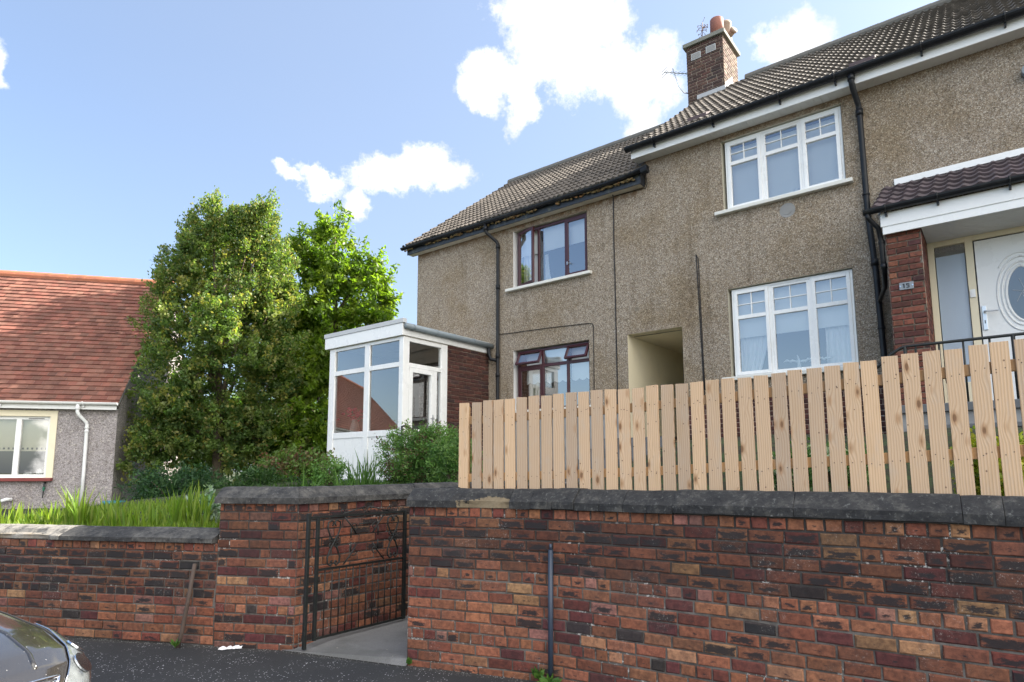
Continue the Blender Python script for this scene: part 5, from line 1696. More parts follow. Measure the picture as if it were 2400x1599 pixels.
for k, u in enumerate((-0.80, -0.70, -0.49, -0.28, -0.06, 0.13, 0.36, 0.6)):
    mb = MB(); r = 0.018 if k in (0, 5) else 0.010; mb.tube([(u, 8.0, 2.29), (u, 8.0, 2.94)], r, 8); mb.build('upright', M['iron'], hr, smooth=True)

# ------------------------------------------------------------------ bungalow
bg = thing('bungalow', 'grey roughcast bungalow with steep orange clay tile roof behind the left garden', 'house', 'B', (-5.0, 3.4, 0.78))
BL = -24.0; BD = 3.42; BE = 2.98; BR = 6.92
BW = (-4.2, -1.305, 1.46, 2.80)
mb = MB()
facade(mb, BL, 0.0, 0.4, BE, [(BW[0], BW[1], BW[2], BW[3], 4)], v=0.0)
mb.face([(0, 0, 0.4), (0, 2 * BD, 0.4), (0, 2 * BD, BE), (0, BD, BR - .06), (0, 0, BE)], 0)
mb.face([(BL, 0, 0.4), (BL, 2 * BD, 0.4), (BL, 2 * BD, BE), (BL, BD, BR - .06), (BL, 0, BE)], 0)
mb.face([(BL, 2 * BD, 0.4), (0, 2 * BD, 0.4), (0, 2 * BD, BE), (BL, 2 * BD, BE)], 0)
mb.box(BL + .1, 0.24, 0.8, -.05, 2 * BD - .1, 0.86, 2); mb.box(BL + .1, 0.24, BE, -.05, 2 * BD - .1, BE + 0.05, 2); mb.box(-6, 3.2, .86, -.05, 3.3, BE, 2)
mb.build('wall', [M['harl_b'], M['cream'], M['room'], M['cream'], M['cream']], bg)
# plain tiles
mb = MB(); rgb_ = random.Random(8)
sl = (BR - BE - 0.1) / (BD + 0.16)
NC = 33
nrm = (-sl / math.hypot(1, sl), 1 / math.hypot(1, sl))
for k in range(NC):
    a = -0.16 + (BD + 0.16) * k / NC; b = -0.16 + (BD + 0.16) * (k + 1) / NC + 0.03
    za, zb = BE + 0.08 + sl * (a + 0.16), BE + 0.08 + sl * (b + 0.16)
    x = BL - 0.1 - (0.085 if k % 2 else 0)
    while x < 0.03:
        e = min(x + 0.17, 0.045)
        if e - x > 0.02:
            l = 0.034 + rgb_.uniform(-0.004, 0.006); l2 = l + rgb_.uniform(-0.003, 0.003)
            q = rgb_.uniform(0.62, 1.22); hq = rgb_.uniform(0.82, 1.08); cc = (q, q * hq, q * hq, 1)
            mb.face([(x + .002, a + nrm[0] * l, za + nrm[1] * l), (e - .002, a + nrm[0] * l2, za + nrm[1] * l2), (e - .002, b, zb + .004), (x + .002, b, zb + .004)], 0, cc)
            mb.face([(x + .002, a, za - .004), (e - .002, a, za - .004), (e - .002, a + nrm[0] * l2, za + nrm[1] * l2), (x + .002, a + nrm[0] * l, za + nrm[1] * l)], 0, cc)
        x += 0.17
z0b = BE + 0.06
mb.face([(BL - .1, -.16, z0b), (0.04, -.16, z0b), (0.04, BD, BR - .03), (BL - .1, BD, BR - .03)], 1)
mb.face([(BL - .1, 2 * BD + .16, z0b), (0.04, 2 * BD + .16, z0b), (0.04, BD, BR - .01), (BL - .1, BD, BR - .01)], 0)
mb.face([(0.042, -.16, z0b - .06), (0.042, -.16, z0b + .03), (0.042, BD, BR), (0.042, BD, BR - .10)], 1)
mb.build('roof', [M['tile_red'], M['cement']], bg, cols=True)
mb = MB(); x = BL
while x < 0.04:
    e = min(x + 0.42, 0.05); mb.tube([(x + .006, BD, BR - .03), (e + .01, BD, BR - .03)], [0.125, 0.132], 12); x += 0.42
mb.build('ridge', M['ridge_red'], bg)
mb = MB(); mb.box(BL, -0.16, BE - 0.02, 0.02, -0.135, BE + 0.12); mb.box(BL, -.135, BE - .01, 0.0, 0.0, BE + .01); mb.build('fascia', M['white'], bg, bevel=0.003)
gutter(bg, BL, 0.06, -0.225, BE + 0.135, 0.06, M['white'], [-0.62, -2.2, -3.4])
pipe(bg, [(-0.72, -0.225, BE + 0.08), (-0.72, -0.22, BE - 0.08), (-0.70, -0.20, BE - 0.14), (-0.585, -0.075, BE - 0.30), (-0.57, -0.06, BE - 0.36), (-0.56, -0.06, 1.6), (-0.56, -0.06, 0.82)], 0.036, M['white'], collars=[((-0.72, -0.22, BE), .035), ((-0.57, -0.06, BE - .42), .02), ((-0.57, -0.06, BE - .50), .02)])
# window with its painted band
a, b, c, dd = BW
bw = 0.13
mb = MB(); mb.box(a - bw, -0.022, c - .005, a, 0.0, dd + bw); mb.box(b - 0.0, -0.022, c - .005, b + bw - .0, 0.0, dd + bw - .001); mb.box(a, -0.021, dd, b, 0.0, dd + bw - .002); mb.build('window_band', M['cream'], bg)
mb = MB(); frame_bars(mb, a, b, c + .0, dd, 0.07, 0.05, 0.12)
for m_ in (-1.93, -2.9, -3.5): mb.box(m_ - 0.05, 0.045, c + .07, m_ + 0.05, 0.118, dd - .07)
bwn = mb.build('window', M['white'], bg, bevel=0.004)
for p0_, p1_ in ((-1.88, -1.375), (-2.85, -1.98), (-3.45, -2.95), (-4.13, -3.55)): pane(bwn, p0_, p1_, c + .07, dd - .07, 0.085)
mb = MB(); mb.box(a - .16, -0.11, c - 0.075, b + 0.135, 0.05, c - .006); mb.build('sill', M['sill_red'], bwn, bevel=0.005)
mb = MB(); mb.box(a + .02, 0.20, 2.12, b - .02, 0.206, dd)
k = a
while k < b:
    mb.box(k, 0.20, 2.075, k + 0.05, 0.206, 2.12); k += 0.09
mb.box(a + .02, 0.2, 2.04, b - .02, 0.206, 2.075)
mb.build('blind', M['curtain_c'], bwn)
mb = MB(); mb.box(-1.75, 0.04, dd - .055, -1.45, 0.049, dd - .035); mb.build('trickle_vent', M['cement'], bwn)
mb = MB(); mb.lathe([(0, 0), (0.05, 0.0), (0.06, 0.06), (0.03, 0.12), (0, 0.13)], (-1.52, 0.19, c + .07), 12); mb.lathe([(0, 0), (0.09, 0.0), (0.10, 0.02), (0.04, 0.045), (0, 0.04)], (-1.72, 0.19, c + .07), 14)
tag(mb.build('ornament', M['white'], frame='B', base=(-1.52, 0.19, c + .07), smooth=True), 'little white ornaments on the inner sill of the bungalow window', 'ornament')
mb = MB(); mb.tube([(-1.30, -0.02, 1.36), (-1.30, -0.05, 1.33), (-1.30, -0.06, 1.26)], [0.02, 0.018, 0.02], 8); mb.tube([(-1.30, -0.06, 1.26), (-1.305, -0.06, 1.18)], [0.026, 0.02], 10, m=1); mb.tube([(-1.305, -0.06, 1.18), (-1.31, -0.06, 1.02)], 0.012, 8)
tag(mb.build('hose_tap', [M['iron'], M['green_pl']], frame='B', base=(-1.3, -0.05, 1.05)), 'garden tap with green hose connector under the bungalow window', 'tap')
mb = MB(); mb.tube([(-2.5, -0.12, 0.97), (-2.05, -0.12, 0.965)], 0.035, 10); mb.tube([(-2.05, -0.12, 0.965), (-1.96, -0.11, 1.0), (-1.9, -0.03, 1.0)], 0.038, 10)
tag(mb.build('waste_pipe', M['white'], frame='B', base=(-2.3, -0.1, 0.95), smooth=True), 'white waste pipe low on the bungalow wall behind the grass', 'pipe')
mb = MB(); mb.lathe([(0.0, 0.30), (0.20, 0.29), (0.235, 0.26), (0.24, 0.24), (0.215, 0.235), (0.18, 0.0), (0, 0)], (0.45, -1.2, 0.70), 24)
tag(mb.build('plastic_tub', M['blue_pl'], frame='B', base=(0.45, -1.2, 0.70), smooth=True), 'upturned blue-green plastic tub by the bungalow corner', 'tub')

# ------------------------------------------------------------------ planting
F_, CYP, PIT, ROL = 1473.55, 918.1, R(7.144), R(-0.124)


def at(px, py, Y):
    """point at depth Y seen in that direction from the road (used to survey positions)"""
    x, y = (px - 1200.0) / F_, (py - CYP) / F_
    c, s = math.cos(-ROL), math.sin(-ROL)
    x, y = c * x - s * y, s * x + c * y
    cp, sp = math.cos(PIT), math.sin(PIT)
    yd, zf = cp * y - sp * 1.0, sp * y + cp * 1.0
    k = Y / zf
    return Vector((x * k, Y, 1.6 - yd * k))


def on_ground(px, py, z=0.0):
    a = at(px, py, 1.0)
    k = (z - 1.6) / (a.z - 1.6)
    return Vector((a.x * k, k, z))


def quads_object(name, P4, cols, mat, parent=None, base=(0, 0, 0)):
    """P4: N x 4 x 3 array of leaf corners, cols N x 3"""
    n = len(P4)
    me = bpy.data.meshes.new(name)
    me.vertices.add(n * 4)
    me.vertices.foreach_set('co', (P4.reshape(-1, 3) - np.array(base)).astype(np.float32).ravel())
    me.loops.add(n * 4)
    me.loops.foreach_set('vertex_index', np.arange(n * 4, dtype=np.int32))
    me.polygons.add(n)
    me.polygons.foreach_set('loop_start', np.arange(n, dtype=np.int32) * 4)
    me.polygons.foreach_set('loop_total', np.full(n, 4, dtype=np.int32))
    me.update(calc_edges=True)
    ca = me.color_attributes.new('Col', 'FLOAT_COLOR', 'POINT')
    c = np.ones((n, 4, 4), dtype=np.float32); c[:, :, :3] = cols[:, None, :]
    ca.data.foreach_set('color', c.ravel())
    me.materials.append(mat)
    me.validate()
    o = bpy.data.objects.new(name, me)
    C.objects.link(o)
    if parent is not None: o.parent = parent
    else: o.location = base
    o['_b'] = tuple(base)
    return o


def unit(a): return a / (np.linalg.norm(a, axis=1, keepdims=True) + 1e-9)


def leaves(centers, axes, size, aspect, rg, up=0.5, droop=0.0, jit=0.35):
    n = len(centers)
    t = unit(axes + rg.normal(0, jit, (n, 3)) + np.array([0, 0, -droop]))
    nn = unit(rg.normal(0, 1, (n, 3)) + np.array([0, 0, up]))
    s = unit(np.cross(nn, t))
    L = (size * rg.uniform(0.65, 1.25, n))[:, None]; W = L * aspect
    return np.stack([centers - t * L * 0.5, centers + s * W * 0.5 + t * L * 0.05, centers + t * L * 0.5, centers - s * W * 0.5 + t * L * 0.05], axis=1)


def leafcols(n, pal, rg, var=0.25):
    pal = np.array(pal); i = rg.integers(0, len(pal), n)
    return np.clip(pal[i] * rg.uniform(1 - var, 1 + var, (n, 1)), 0.002, 0.9)


def crown(lobes, n_clusters, per, size, aspect, rg, spread=0.16, droop=0.0, shell=0.5, pal=None, tips=None, up=0.5, clump=0):
    """clusters of leaves spread through the lobes (centre, radii, weight)"""
    sub = []
    for (c, r) in lobes:
        for _ in range(clump):
            d = rg.normal(0, 1, 3); d /= np.linalg.norm(d)
            sub.append((tuple(np.array(c) + d * np.array(r) * rg.uniform(0.6, 0.9)), tuple(np.maximum(np.array(r) * rg.uniform(0.22, 0.38), 0.14))))
    lobes = (list(lobes) if not clump else []) + sub
    w = np.array([l[1][0] * l[1][1] * l[1][2] for l in lobes]) ** 0.72
    idx = rg.choice(len(lobes), n_clusters, p=w / w.sum())
    Pc, Ac, Cc = [], [], []
    for i in idx:
        c, r = np.array(lobes[i][0]), np.array(lobes[i][1])
        d = rg.normal(0, 1, 3); d /= np.linalg.norm(d)
        rad = shell + (1.08 - shell) * rg.random() ** 0.6
        p = c + d * r * rad
        ax = unit((d * np.array([1, 1, 0.6]) + np.array([0, 0, 0.55]) + rg.normal(0, 0.3, 3))[None])[0]
        Lt = spread * rg.uniform(1.0, 2.6)
        k = int(per * rg.uniform(0.6, 1.4))
        f = rg.random(k)
        q = p + ax * (f[:, None] - 0.4) * Lt + rg.normal(0, spread * 0.42, (k, 3))
        Pc.append(q); Ac.append(np.repeat(ax[None], k, 0) * 0.6 + rg.normal(0, 0.5, (k, 3)))
        base = np.array(pal[rg.integers(0, len(pal))]) * rg.uniform(0.8, 1.2)
        cc = np.repeat(base[None], k, 0) * rg.uniform(0.75, 1.25, (k, 1))
        if tips is not None and rg.random() < 0.5:
            m = (f > 0.75)[:, None]
            cc = np.where(m, np.array(tips) * rg.uniform(0.7, 1.2, (k, 1)), cc)
        Cc.append(cc)
    Pc, Ac, Cc = np.concatenate(Pc), np.concatenate(Ac), np.concatenate(Cc)
    return leaves(Pc, Ac, size, aspect, rg, up=up, droop=droop), Cc


def shoots(ends, n, size, aspect, rg, pal, r=0.12, droop=0.0):
    P, A, Cc = [], [], []
    for (a, b) in ends:
        a, b = np.array(a), np.array(b)
        f = rg.random(n) ** 0.9
        q = a + (b - a) * f[:, None] + rg.normal(0, 1, (n, 3)) * (r * (1.05 - f[:, None] * 0.8))
        P.append(q); A.append(np.repeat(unit((b - a)[None]), n, 0) + rg.normal(0, 0.6, (n, 3)))
        Cc.append(leafcols(n, pal, rg))
    P, A, Cc = np.concatenate(P), np.concatenate(A), np.concatenate(Cc)
    return leaves(P, A, size, aspect, rg, droop=droop), Cc


def limbs(parent, root, tips, r0, rg, name='trunk', top=None):
    mb = MB()
    root = Vector(root)
    top = Vector(top)
    mid = root.lerp(top, 0.35) + Vector((rg.normal(0, .08), rg.normal(0, .08), 0))
    mb.tube([root, root.lerp(mid, 0.5), mid, mid.lerp(top, 0.5), top], [r0 * 1.25, r0, r0 * 0.8, r0 * 0.45, r0 * 0.12], 10)
    for tp in tips:
        tp = Vector(tp)
        f = rg.uniform(0.15, 0.7)
        a = root.lerp(top, f)
        m = a.lerp(tp, 0.5) + Vector((0, 0, rg.uniform(0.0, 0.25)))
        mb.tube([a, a.lerp(m, 0.5), m, tp], [r0 * 0.42, r0 * 0.34, r0 * 0.22, r0 * 0.05], 7)
    mb.build(name, M['bark'], parent, smooth=True)


def px_lobes(lst, Y, ry):
    out = []
    for l in lst:
        (px, py, rx, rz) = l[:4]; Y2 = Y + (l[4] if len(l) > 4 else 0.0)
        c = at(px, py, Y2)
        k = Y2 / 1485.0
        out.append(((c.x, c.y, c.z), (rx * k, min(ry, 0.5 * (rx + rz) * k * 0.9), rz * k)))
    return out


g1 = np.random.default_rng(21)
HAW = [(0.095, 0.155, 0.042), (0.125, 0.19, 0.052), (0.075, 0.125, 0.035), (0.155, 0.21, 0.065), (0.10, 0.16, 0.055), (0.19, 0.22, 0.075)]
YL = 15.6
hb = at(510, 1150, YL)
t1 = thing('hawthorn_tree', 'tall dark bushy hawthorn tree between the bungalow and the glazed porch', 'tree', 'W', (hb.x, hb.y, 0.8))
lobes = px_lobes([(520, 920, 120, 190), (480, 640, 58, 110), (502, 530, 26, 60), (455, 570, 22, 50), (425, 660, 40, 75), (590, 640, 66, 95), (628, 520, 19, 46), (555, 570, 34, 62), (592, 545, 20, 48), (392, 700, 22, 60, -0.4), (660, 640, 28, 60), (398, 770, 48, 85, -0.4), (640, 720, 60, 85), (375, 960, 62, 120, -0.6), (520, 1040, 150, 105), (650, 880, 52, 110), (430, 880, 90, 190, -0.3), (560, 800, 120, 150, -0.3), (360, 1070, 55, 75, -0.8), (630, 1030, 90, 80, 0.2), (560, 590, 64, 80, 1.5), (620, 640, 62, 100, 1.7), (500, 620, 66, 100, 1.3), (640, 740, 56, 100, 1.8), (540, 720, 100, 120, 1.6)], YL, 1.75)
A1, C1 = crown(lobes, 1700, 62, 0.080, 0.66, g1, spread=0.11, shell=0.4, clump=14, up=0.8, pal=HAW, tips=(0.25, 0.24, 0.07))
A3, C3 = crown(lobes, 800, 50, 0.085, 0.66, g1, spread=0.14, shell=0.25, pal=HAW, tips=(0.25, 0.24, 0.07))
tops = [((500, 560), (508, 462)), ((480, 560), (455, 500)), ((520, 560), (545, 480)), ((450, 610), (418, 520)), ((620, 560), (632, 470)), ((610, 560), (588, 490)), ((640, 560), (650, 500)), ((420, 640), (385, 575)), ((410, 690), (362, 605)), ((390, 720), (345, 660)), ((370, 800), (300, 745)), ((380, 780), (330, 720)), ((560, 540), (560, 490)), ((660, 660), (700, 610)), ((670, 740), (712, 700)), ((360, 960), (312, 900)), ((350, 1020), (318, 985)), ((470, 560), (430, 545)), ((350, 1080), (310, 1050)), ((690, 820), (722, 780)), ((380, 860), (320, 830))]
spikes = []
for (c_, r_) in lobes:
    for _ in range(9):
        d_ = g1.normal(0, 1, 3); d_[2] = abs(d_[2]) + 0.5; d_[1] -= 0.3; d_ /= np.linalg.norm(d_)
        p_ = np.array(c_) + d_ * np.array(r_) * 0.9
        spikes.append((tuple(p_), tuple(p_ + (d_ * 0.6 + np.array([0, 0, 0.40])) * g1.uniform(0.22, 0.48))))
A2, C2 = shoots([(at(a[0], a[1], YL - 0.2), at(b[0], b[1], YL - 0.3)) for a, b in tops for _ in (0, 1)] + spikes, 110, 0.070, 0.6, g1, HAW + [(0.24, 0.22, 0.08)], r=0.13)
quads_object('crown', np.concatenate([A1, A2, A3]), np.concatenate([C1, C2, C3]), M['leaf'], t1, t1['_b'])
limbs(t1, (hb.x, hb.y, 0.7), [l[0] for l in lobes], 0.13, g1, top=at(500, 540, YL))

g2 = np.random.default_rng(5)
CHE = [(0.115, 0.185, 0.020), (0.145, 0.215, 0.025), (0.085, 0.145, 0.018), (0.18, 0.24, 0.035), (0.12, 0.19, 0.027)]
YC = 17.6
cb = at(790, 1120, YC)
t2 = thing('cherry_tree', 'bright green cherry tree with long drooping leaves behind the glazed porch', 'tree', 'W', (cb.x, cb.y, 0.9))
lobes2 = px_lobes([(785, 620, 68, 95), (780, 540, 34, 55), (862, 655, 50, 66), (893, 690, 26, 48), (722, 600, 52, 70), (780, 760, 110, 110), (700, 800, 80, 110), (850, 740, 66, 56), (705, 930, 70, 120), (690, 1040, 85, 60, -1.5), (740, 960, 60, 100, -1.2), (640, 1030, 60, 60, -1.2), (880, 830, 50, 90), (690, 880, 64, 70, -1.0), (745, 850, 62, 70, -1.0), (800, 850, 70, 80, -0.6)], YC, 1.8)
A1, C1 = crown(lobes2, 1050, 40, 0.165, 0.40, g2, spread=0.17, shell=0.3, clump=11, pal=CHE, droop=0.75, up=0.25)
tops = [((790, 540), (795, 472)), ((770, 560), (742, 500)), ((805, 560), (818, 495)), ((830, 620), (862, 560)), ((870, 650), (900, 580)), ((890, 680), (930, 620)), ((890, 720), (938, 690)), ((880, 740), (930, 730)), ((720, 580), (700, 520)), ((740, 560), (712, 540)), ((870, 770), (920, 760)), ((850, 640), (880, 610))]
A3, C3 = crown(lobes2, 420, 36, 0.165, 0.40, g2, spread=0.18, shell=0.25, pal=CHE, droop=0.75, up=0.25)
A2, C2 = shoots([(at(a[0], a[1], YC), at(b[0], b[1], YC)) for a, b in tops], 75, 0.165, 0.34, g2, CHE, r=0.17, droop=0.8)
quads_object('crown', np.concatenate([A1, A2, A3]), np.concatenate([C1, C2, C3]), M['leaf_c'], t2, t2['_b'])
limbs(t2, (cb.x, cb.y, 0.7), [l[0] for l in lobes2], 0.15, g2, top=at(785, 540, YC))


def shrub(name, label, cat, c, r, n, per, size, aspect, pal, mat, seed, spread=0.10, group=None, tips=None, up=0.6):
    rg = np.random.default_rng(seed)
    t = thing(name, label, cat, 'W', (c[0], c[1], c[2] - r[2]), group)
    lob = [((c[0], c[1], c[2]), r)]
    for _ in range(5):
        d = rg.normal(0, 1, 3); d /= np.linalg.norm(d)
        lob.append((tuple(np.array(c) + d * np.array(r) * 0.55), tuple(np.array(r) * rg.uniform(0.40, 0.6))))
    A, K = crown(lob, n, per, size, aspect, rg, spread=spread, shell=0.4, pal=pal, tips=tips, up=up)
    quads_object('foliage', A, K, mat, t, t['_b'])
    mb = MB()
    for k in range(7):
        a = rg.uniform(0, 6.28)
        mb.tube([(c[0] + .05 * math.cos(a), c[1] + .05 * math.sin(a), c[2] - r[2]), (c[0] + r[0] * .3 * math.cos(a), c[1] + r[1] * .3 * math.sin(a), c[2]), (c[0] + r[0] * .6 * math.cos(a), c[1] + r[1] * .6 * math.sin(a), c[2] + r[2] * 0.5)], [0.018, 0.012, 0.004], 6)
    mb.build('stems', M['bark'], t)
    return t


GRN = [(0.09, 0.185, 0.045), (0.115, 0.225, 0.052), (0.07, 0.15, 0.04), (0.14, 0.23, 0.065)]
c = at(985, 1078, 9.3)
shrub('round_shrub', 'rounded fine-leaved green shrub between the porch and the new fence', 'shrub', (c.x, c.y, c.z), (0.62, 0.52, 0.50), 800, 46, 0.042, 0.42, GRN, M['leaf_s'], 3, spread=0.075, tips=(0.10, 0.055, 0.04))
c = at(1065, 1085, 8.6)
shrub('round_shrub', 'low dense green shrub against the first picket of the fence', 'shrub', (c.x, c.y, c.z), (0.36, 0.36, 0.40), 260, 42, 0.042, 0.42, GRN, M['leaf_s'], 13, spread=0.075)
c = at(700, 1085, 9.8)
shrub('red_leaved_shrub', 'low shrub flushed with reddish leaves in front of the cherry foliage', 'shrub', (c.x, c.y, c.z), (0.55, 0.4, 0.16), 110, 34, 0.06, 0.5, [(0.13, 0.060, 0.04), (0.08, 0.13, 0.03), (0.10, 0.16, 0.035), (0.12, 0.09, 0.04), (0.07, 0.12, 0.03), (0.09, 0.15, 0.03)], M['leaf_s'], 6)
c = at(770, 1105, 8.0)
shrub('low_shrub', 'small blue-green shrub at the left foot of the white porch', 'shrub', (c.x, c.y, c.z), (0.20, 0.2, 0.17), 70, 30, 0.04, 0.45, GRN, M['leaf_s'], 8, spread=0.06)
c = at(410, 1150, 12.6)
shrub('fern_bank', 'dark ferny shrub at the foot of the hawthorn tree', 'shrub', (c.x, c.y, c.z), (0.85, 0.6, 0.45), 320, 38, 0.085, 0.28, [(0.03, 0.075, 0.028), (0.04, 0.09, 0.03), (0.025, 0.06, 0.03)], M['leaf_s'], 12, spread=0.14)
c = at(610, 1150, 12.0)
shrub('fern_bank', 'deep green leafy shrub under the hawthorn, behind the gate pier', 'shrub', (c.x, c.y, c.z), (0.8, 0.6, 0.45), 260, 38, 0.085, 0.3, [(0.03, 0.07, 0.022), (0.04, 0.085, 0.025), (0.05, 0.10, 0.03)], M['leaf_s'], 14, spread=0.14)
c = at(500, 1190, 7.2)
shrub('silver_plant', 'silver-green variegated plant against the gate pier', 'plant', (c.x - 0.08, c.y, 1.16), (0.18, 0.16, 0.20), 60, 24, 0.07, 0.5, [(0.25, 0.32, 0.25), (0.10, 0.19, 0.09), (0.33, 0.40, 0.34)], M['leaf_s'], 17, spread=0.06)
for k, (px, py, Y, lab) in enumerate(((1870, 1120, 5.6, 'pale-edged leafy plant behind the pickets below the lower white window'), (1960, 1130, 5.4, 'bushy green plant behind the pickets left of the entrance steps'))):
    c = at(px, py, Y)
    shrub('border_plant', lab, 'plant', (c.x, c.y, c.z), (0.28, 0.24, 0.26), 110, 26, 0.075, 0.30, [(0.05, 0.12, 0.03), (0.07, 0.15, 0.04), (0.30, 0.36, 0.24)], M['leaf_s'], 30 + k, spread=0.08)
c = at(2345, 1110, 4.3)
shrub('golden_shrub', 'yellow-green golden shrub behind the pickets at the entrance steps', 'shrub', (c.x, c.y, c.z), (0.22, 0.22, 0.26), 110, 26, 0.05, 0.5, [(0.25, 0.30, 0.03), (0.16, 0.24, 0.03), (0.32, 0.33, 0.05)], M['leaf_s'], 36, spread=0.07)

for k, (px, py, Y, rr, lab) in enumerate(((560, 1040, 21.0, (2.6, 0.9, 1.9), 'leafy hedge seen through the gaps under the hawthorn tree'), (760, 1040, 22.0, (2.6, 0.9, 1.9), 'sunlit hedge behind the trunk of the cherry tree'))):
    c = at(px, py, Y)
    shrub('hedge', lab, 'hedge', (c.x, c.y, 2.2), rr, 620, 40, 0.14, 0.55, [(0.06, 0.13, 0.02), (0.08, 0.17, 0.025), (0.11, 0.20, 0.03)], M['leaf_s'], 60 + k, spread=0.2)

# fronds of fern behind the gate wall
def frond_plant(name, label, c, n, L, pal, seed, group=None):
    rg = np.random.default_rng(seed)
    P, A, K = [], [], []
    for k in range(n):
        a = rg.uniform(0, 2 * math.pi); el = rg.uniform(0.5, 1.2); l = L * rg.uniform(0.7, 1.1)
        col = np.array(pal[rg.integers(0, len(pal))])
        for j in range(26):
            f = j / 26.0
            p = np.array(c) + np.array([math.cos(a) * math.cos(el) * l * f * 1.1, math.sin(a) * math.cos(el) * l * f * 1.1, math.sin(el) * l * f - 0.75 * l * f * f])
            wdt = 0.16 * L * math.sin(math.pi * min(1, f * 0.9 + 0.12))
            for s in (1, -1):
                d = np.array([-math.sin(a) * s, math.cos(a) * s, 0.15])
                P.append(p + d * wdt * 0.5); A.append(d); K.append(col * rg.uniform(0.8, 1.2))
    P, A, K = np.array(P), np.array(A), np.array(K)
    q = leaves(P, A * 1.5, 0.17 * L, 0.26, rg, up=1.6, jit=0.1)
    return tag(quads_object(name, q, K, M['leaf_s'], None, tuple(c)), label, 'fern', group)


for k, (px, py, Y) in enumerate(((690, 1118, 7.6), (640, 1128, 7.3), (735, 1122, 7.9), (800, 1128, 8.2))):
    c = at(px, py, Y)
    frond_plant('fern', ['light green fern arching over the gate wall coping', 'fern close to the corner of the gate pier', 'fern before the reddish shrub', 'fern low before the white porch panels'][k], (c.x, c.y, ground_z(c.x, c.y)), 14, 0.42, [(0.06, 0.135, 0.03), (0.085, 0.165, 0.04)], 50 + k, 'ferns behind the gate wall')


def blades_array(c, n, h, spread, rg, pal, w=0.016, lean=0.35):
    quads, cols = [], []
    for _ in range(n):
        a = rg.uniform(0, 2 * math.pi); r = spread * math.sqrt(rg.random())
        b = np.array([c[0] + r * math.cos(a), c[1] + r * math.sin(a), c[2] - 0.02])
        hh = h * rg.uniform(0.5, 1.15); la = rg.uniform(0, 2 * math.pi); ll = lean * rg.random() ** 1.3 * hh
        side_a = rg.uniform(0, math.pi); sd_ = np.array([math.cos(side_a), math.sin(side_a), 0]) * w * rg.uniform(0.6, 1.2)
        col = np.array(pal[rg.integers(0, len(pal))]) * rg.uniform(0.75, 1.25)
        prev = None
        for k, f in enumerate((0.0, 0.35, 0.7, 1.0)):
            p = b + np.array([math.cos(la) * ll * f * f, math.sin(la) * ll * f * f, hh * f - 0.25 * ll * f * f])
            ww = sd_ * (1 - 0.35 * f - 0.6 * max(0, f - 0.6) / 0.4 * 0.98)
            if prev is not None: quads.append([prev[0], prev[1], p + ww, p - ww]); cols.append(col)
            prev = (p - ww, p + ww)
    return np.array(quads), np.array(cols)


BL1 = [(0.14, 0.22, 0.025), (0.18, 0.25, 0.03), (0.11, 0.19, 0.022), (0.21, 0.26, 0.05), (0.17, 0.25, 0.035)]
g3 = np.random.default_rng(77)
dl = (Vector(LR) - Vector(LL)).normalized(); nl = Vector((-dl.y, dl.x)); Lw_ = (Vector(LR) - Vector(LL)).length
# ground cover: nobody could count these
Q, K = [], []
for k in range(900):
    s = g3.uniform(2.6, Lw_ - 0.1); o = g3.uniform(0.34, 2.6) if k % 3 else g3.uniform(0.34, 0.8)
    p = Vector(LL) + dl * s + nl * o
    a, b = blades_array((p.x, p.y, ground_z(p.x, p.y)), 7, 0.15 if o > 0.8 else 0.13, 0.14, g3, BL1, 0.010, 0.6)
    Q.append(a); K.append(b)
tag(quads_object('grass', np.concatenate(Q), np.concatenate(K), M['blade'], None, (-5, 7.5, 0.9)), 'bright green grass and low leaves behind the low wall', 'grass', kind='stuff')
Q, K = [], []
for k in range(520):
    u = g3.uniform(-9.8, -5.35); v = g3.uniform(4.0, 7.4)
    p = hw(u, v)
    if not left_test(p.x, p.y): continue
    a, b = blades_array((p.x, p.y, ground_z(p.x, p.y)), 7, 0.12, 0.14, g3, [(0.05, 0.11, 0.025), (0.07, 0.14, 0.03)], 0.010, 0.6)
    Q.append(a); K.append(b)
tag(quads_object('grass', np.concatenate(Q), np.concatenate(K), M['blade'], None, (-2, 9, 1.3)), 'rough grass behind the gate wall', 'grass', kind='stuff')
CL = [(15, 0.40, 8), (52, 0.34, 10), (85, 0.26, 9), (120, 0.34, 12), (150, 0.30, 10), (178, 0.58, 16), (205, 0.36, 12), (235, 0.30, 8), (262, 0.50, 14), (285, 0.42, 14), (310, 0.36, 10), (335, 0.38, 9), (372, 0.44, 9), (405, 0.40, 8), (425, 0.56, 12), (445, 0.60, 14), (470, 0.52, 12)]
for k, (px, h, n) in enumerate(CL):
    kx = at(px, 1200, 1.0).x
    P0 = Vector(LL) + nl * (0.50 + 0.25 * g3.random())
    s = (kx * P0.y - P0.x) / (dl.x - kx * dl.y)
    p = P0 + dl * s
    q, cc = blades_array((p.x, p.y, ground_z(p.x, p.y)), n * 3, h * 0.80 + 0.02, 0.10, g3, BL1, 0.015, 0.42)
    tag(quads_object('blade_plant', q, cc, M['blade'], None, (p.x, p.y, ground_z(p.x, p.y))), 'clump of long upright blade leaves behind the low wall coping', 'plant', 'clumps of blade leaves behind the low wall')
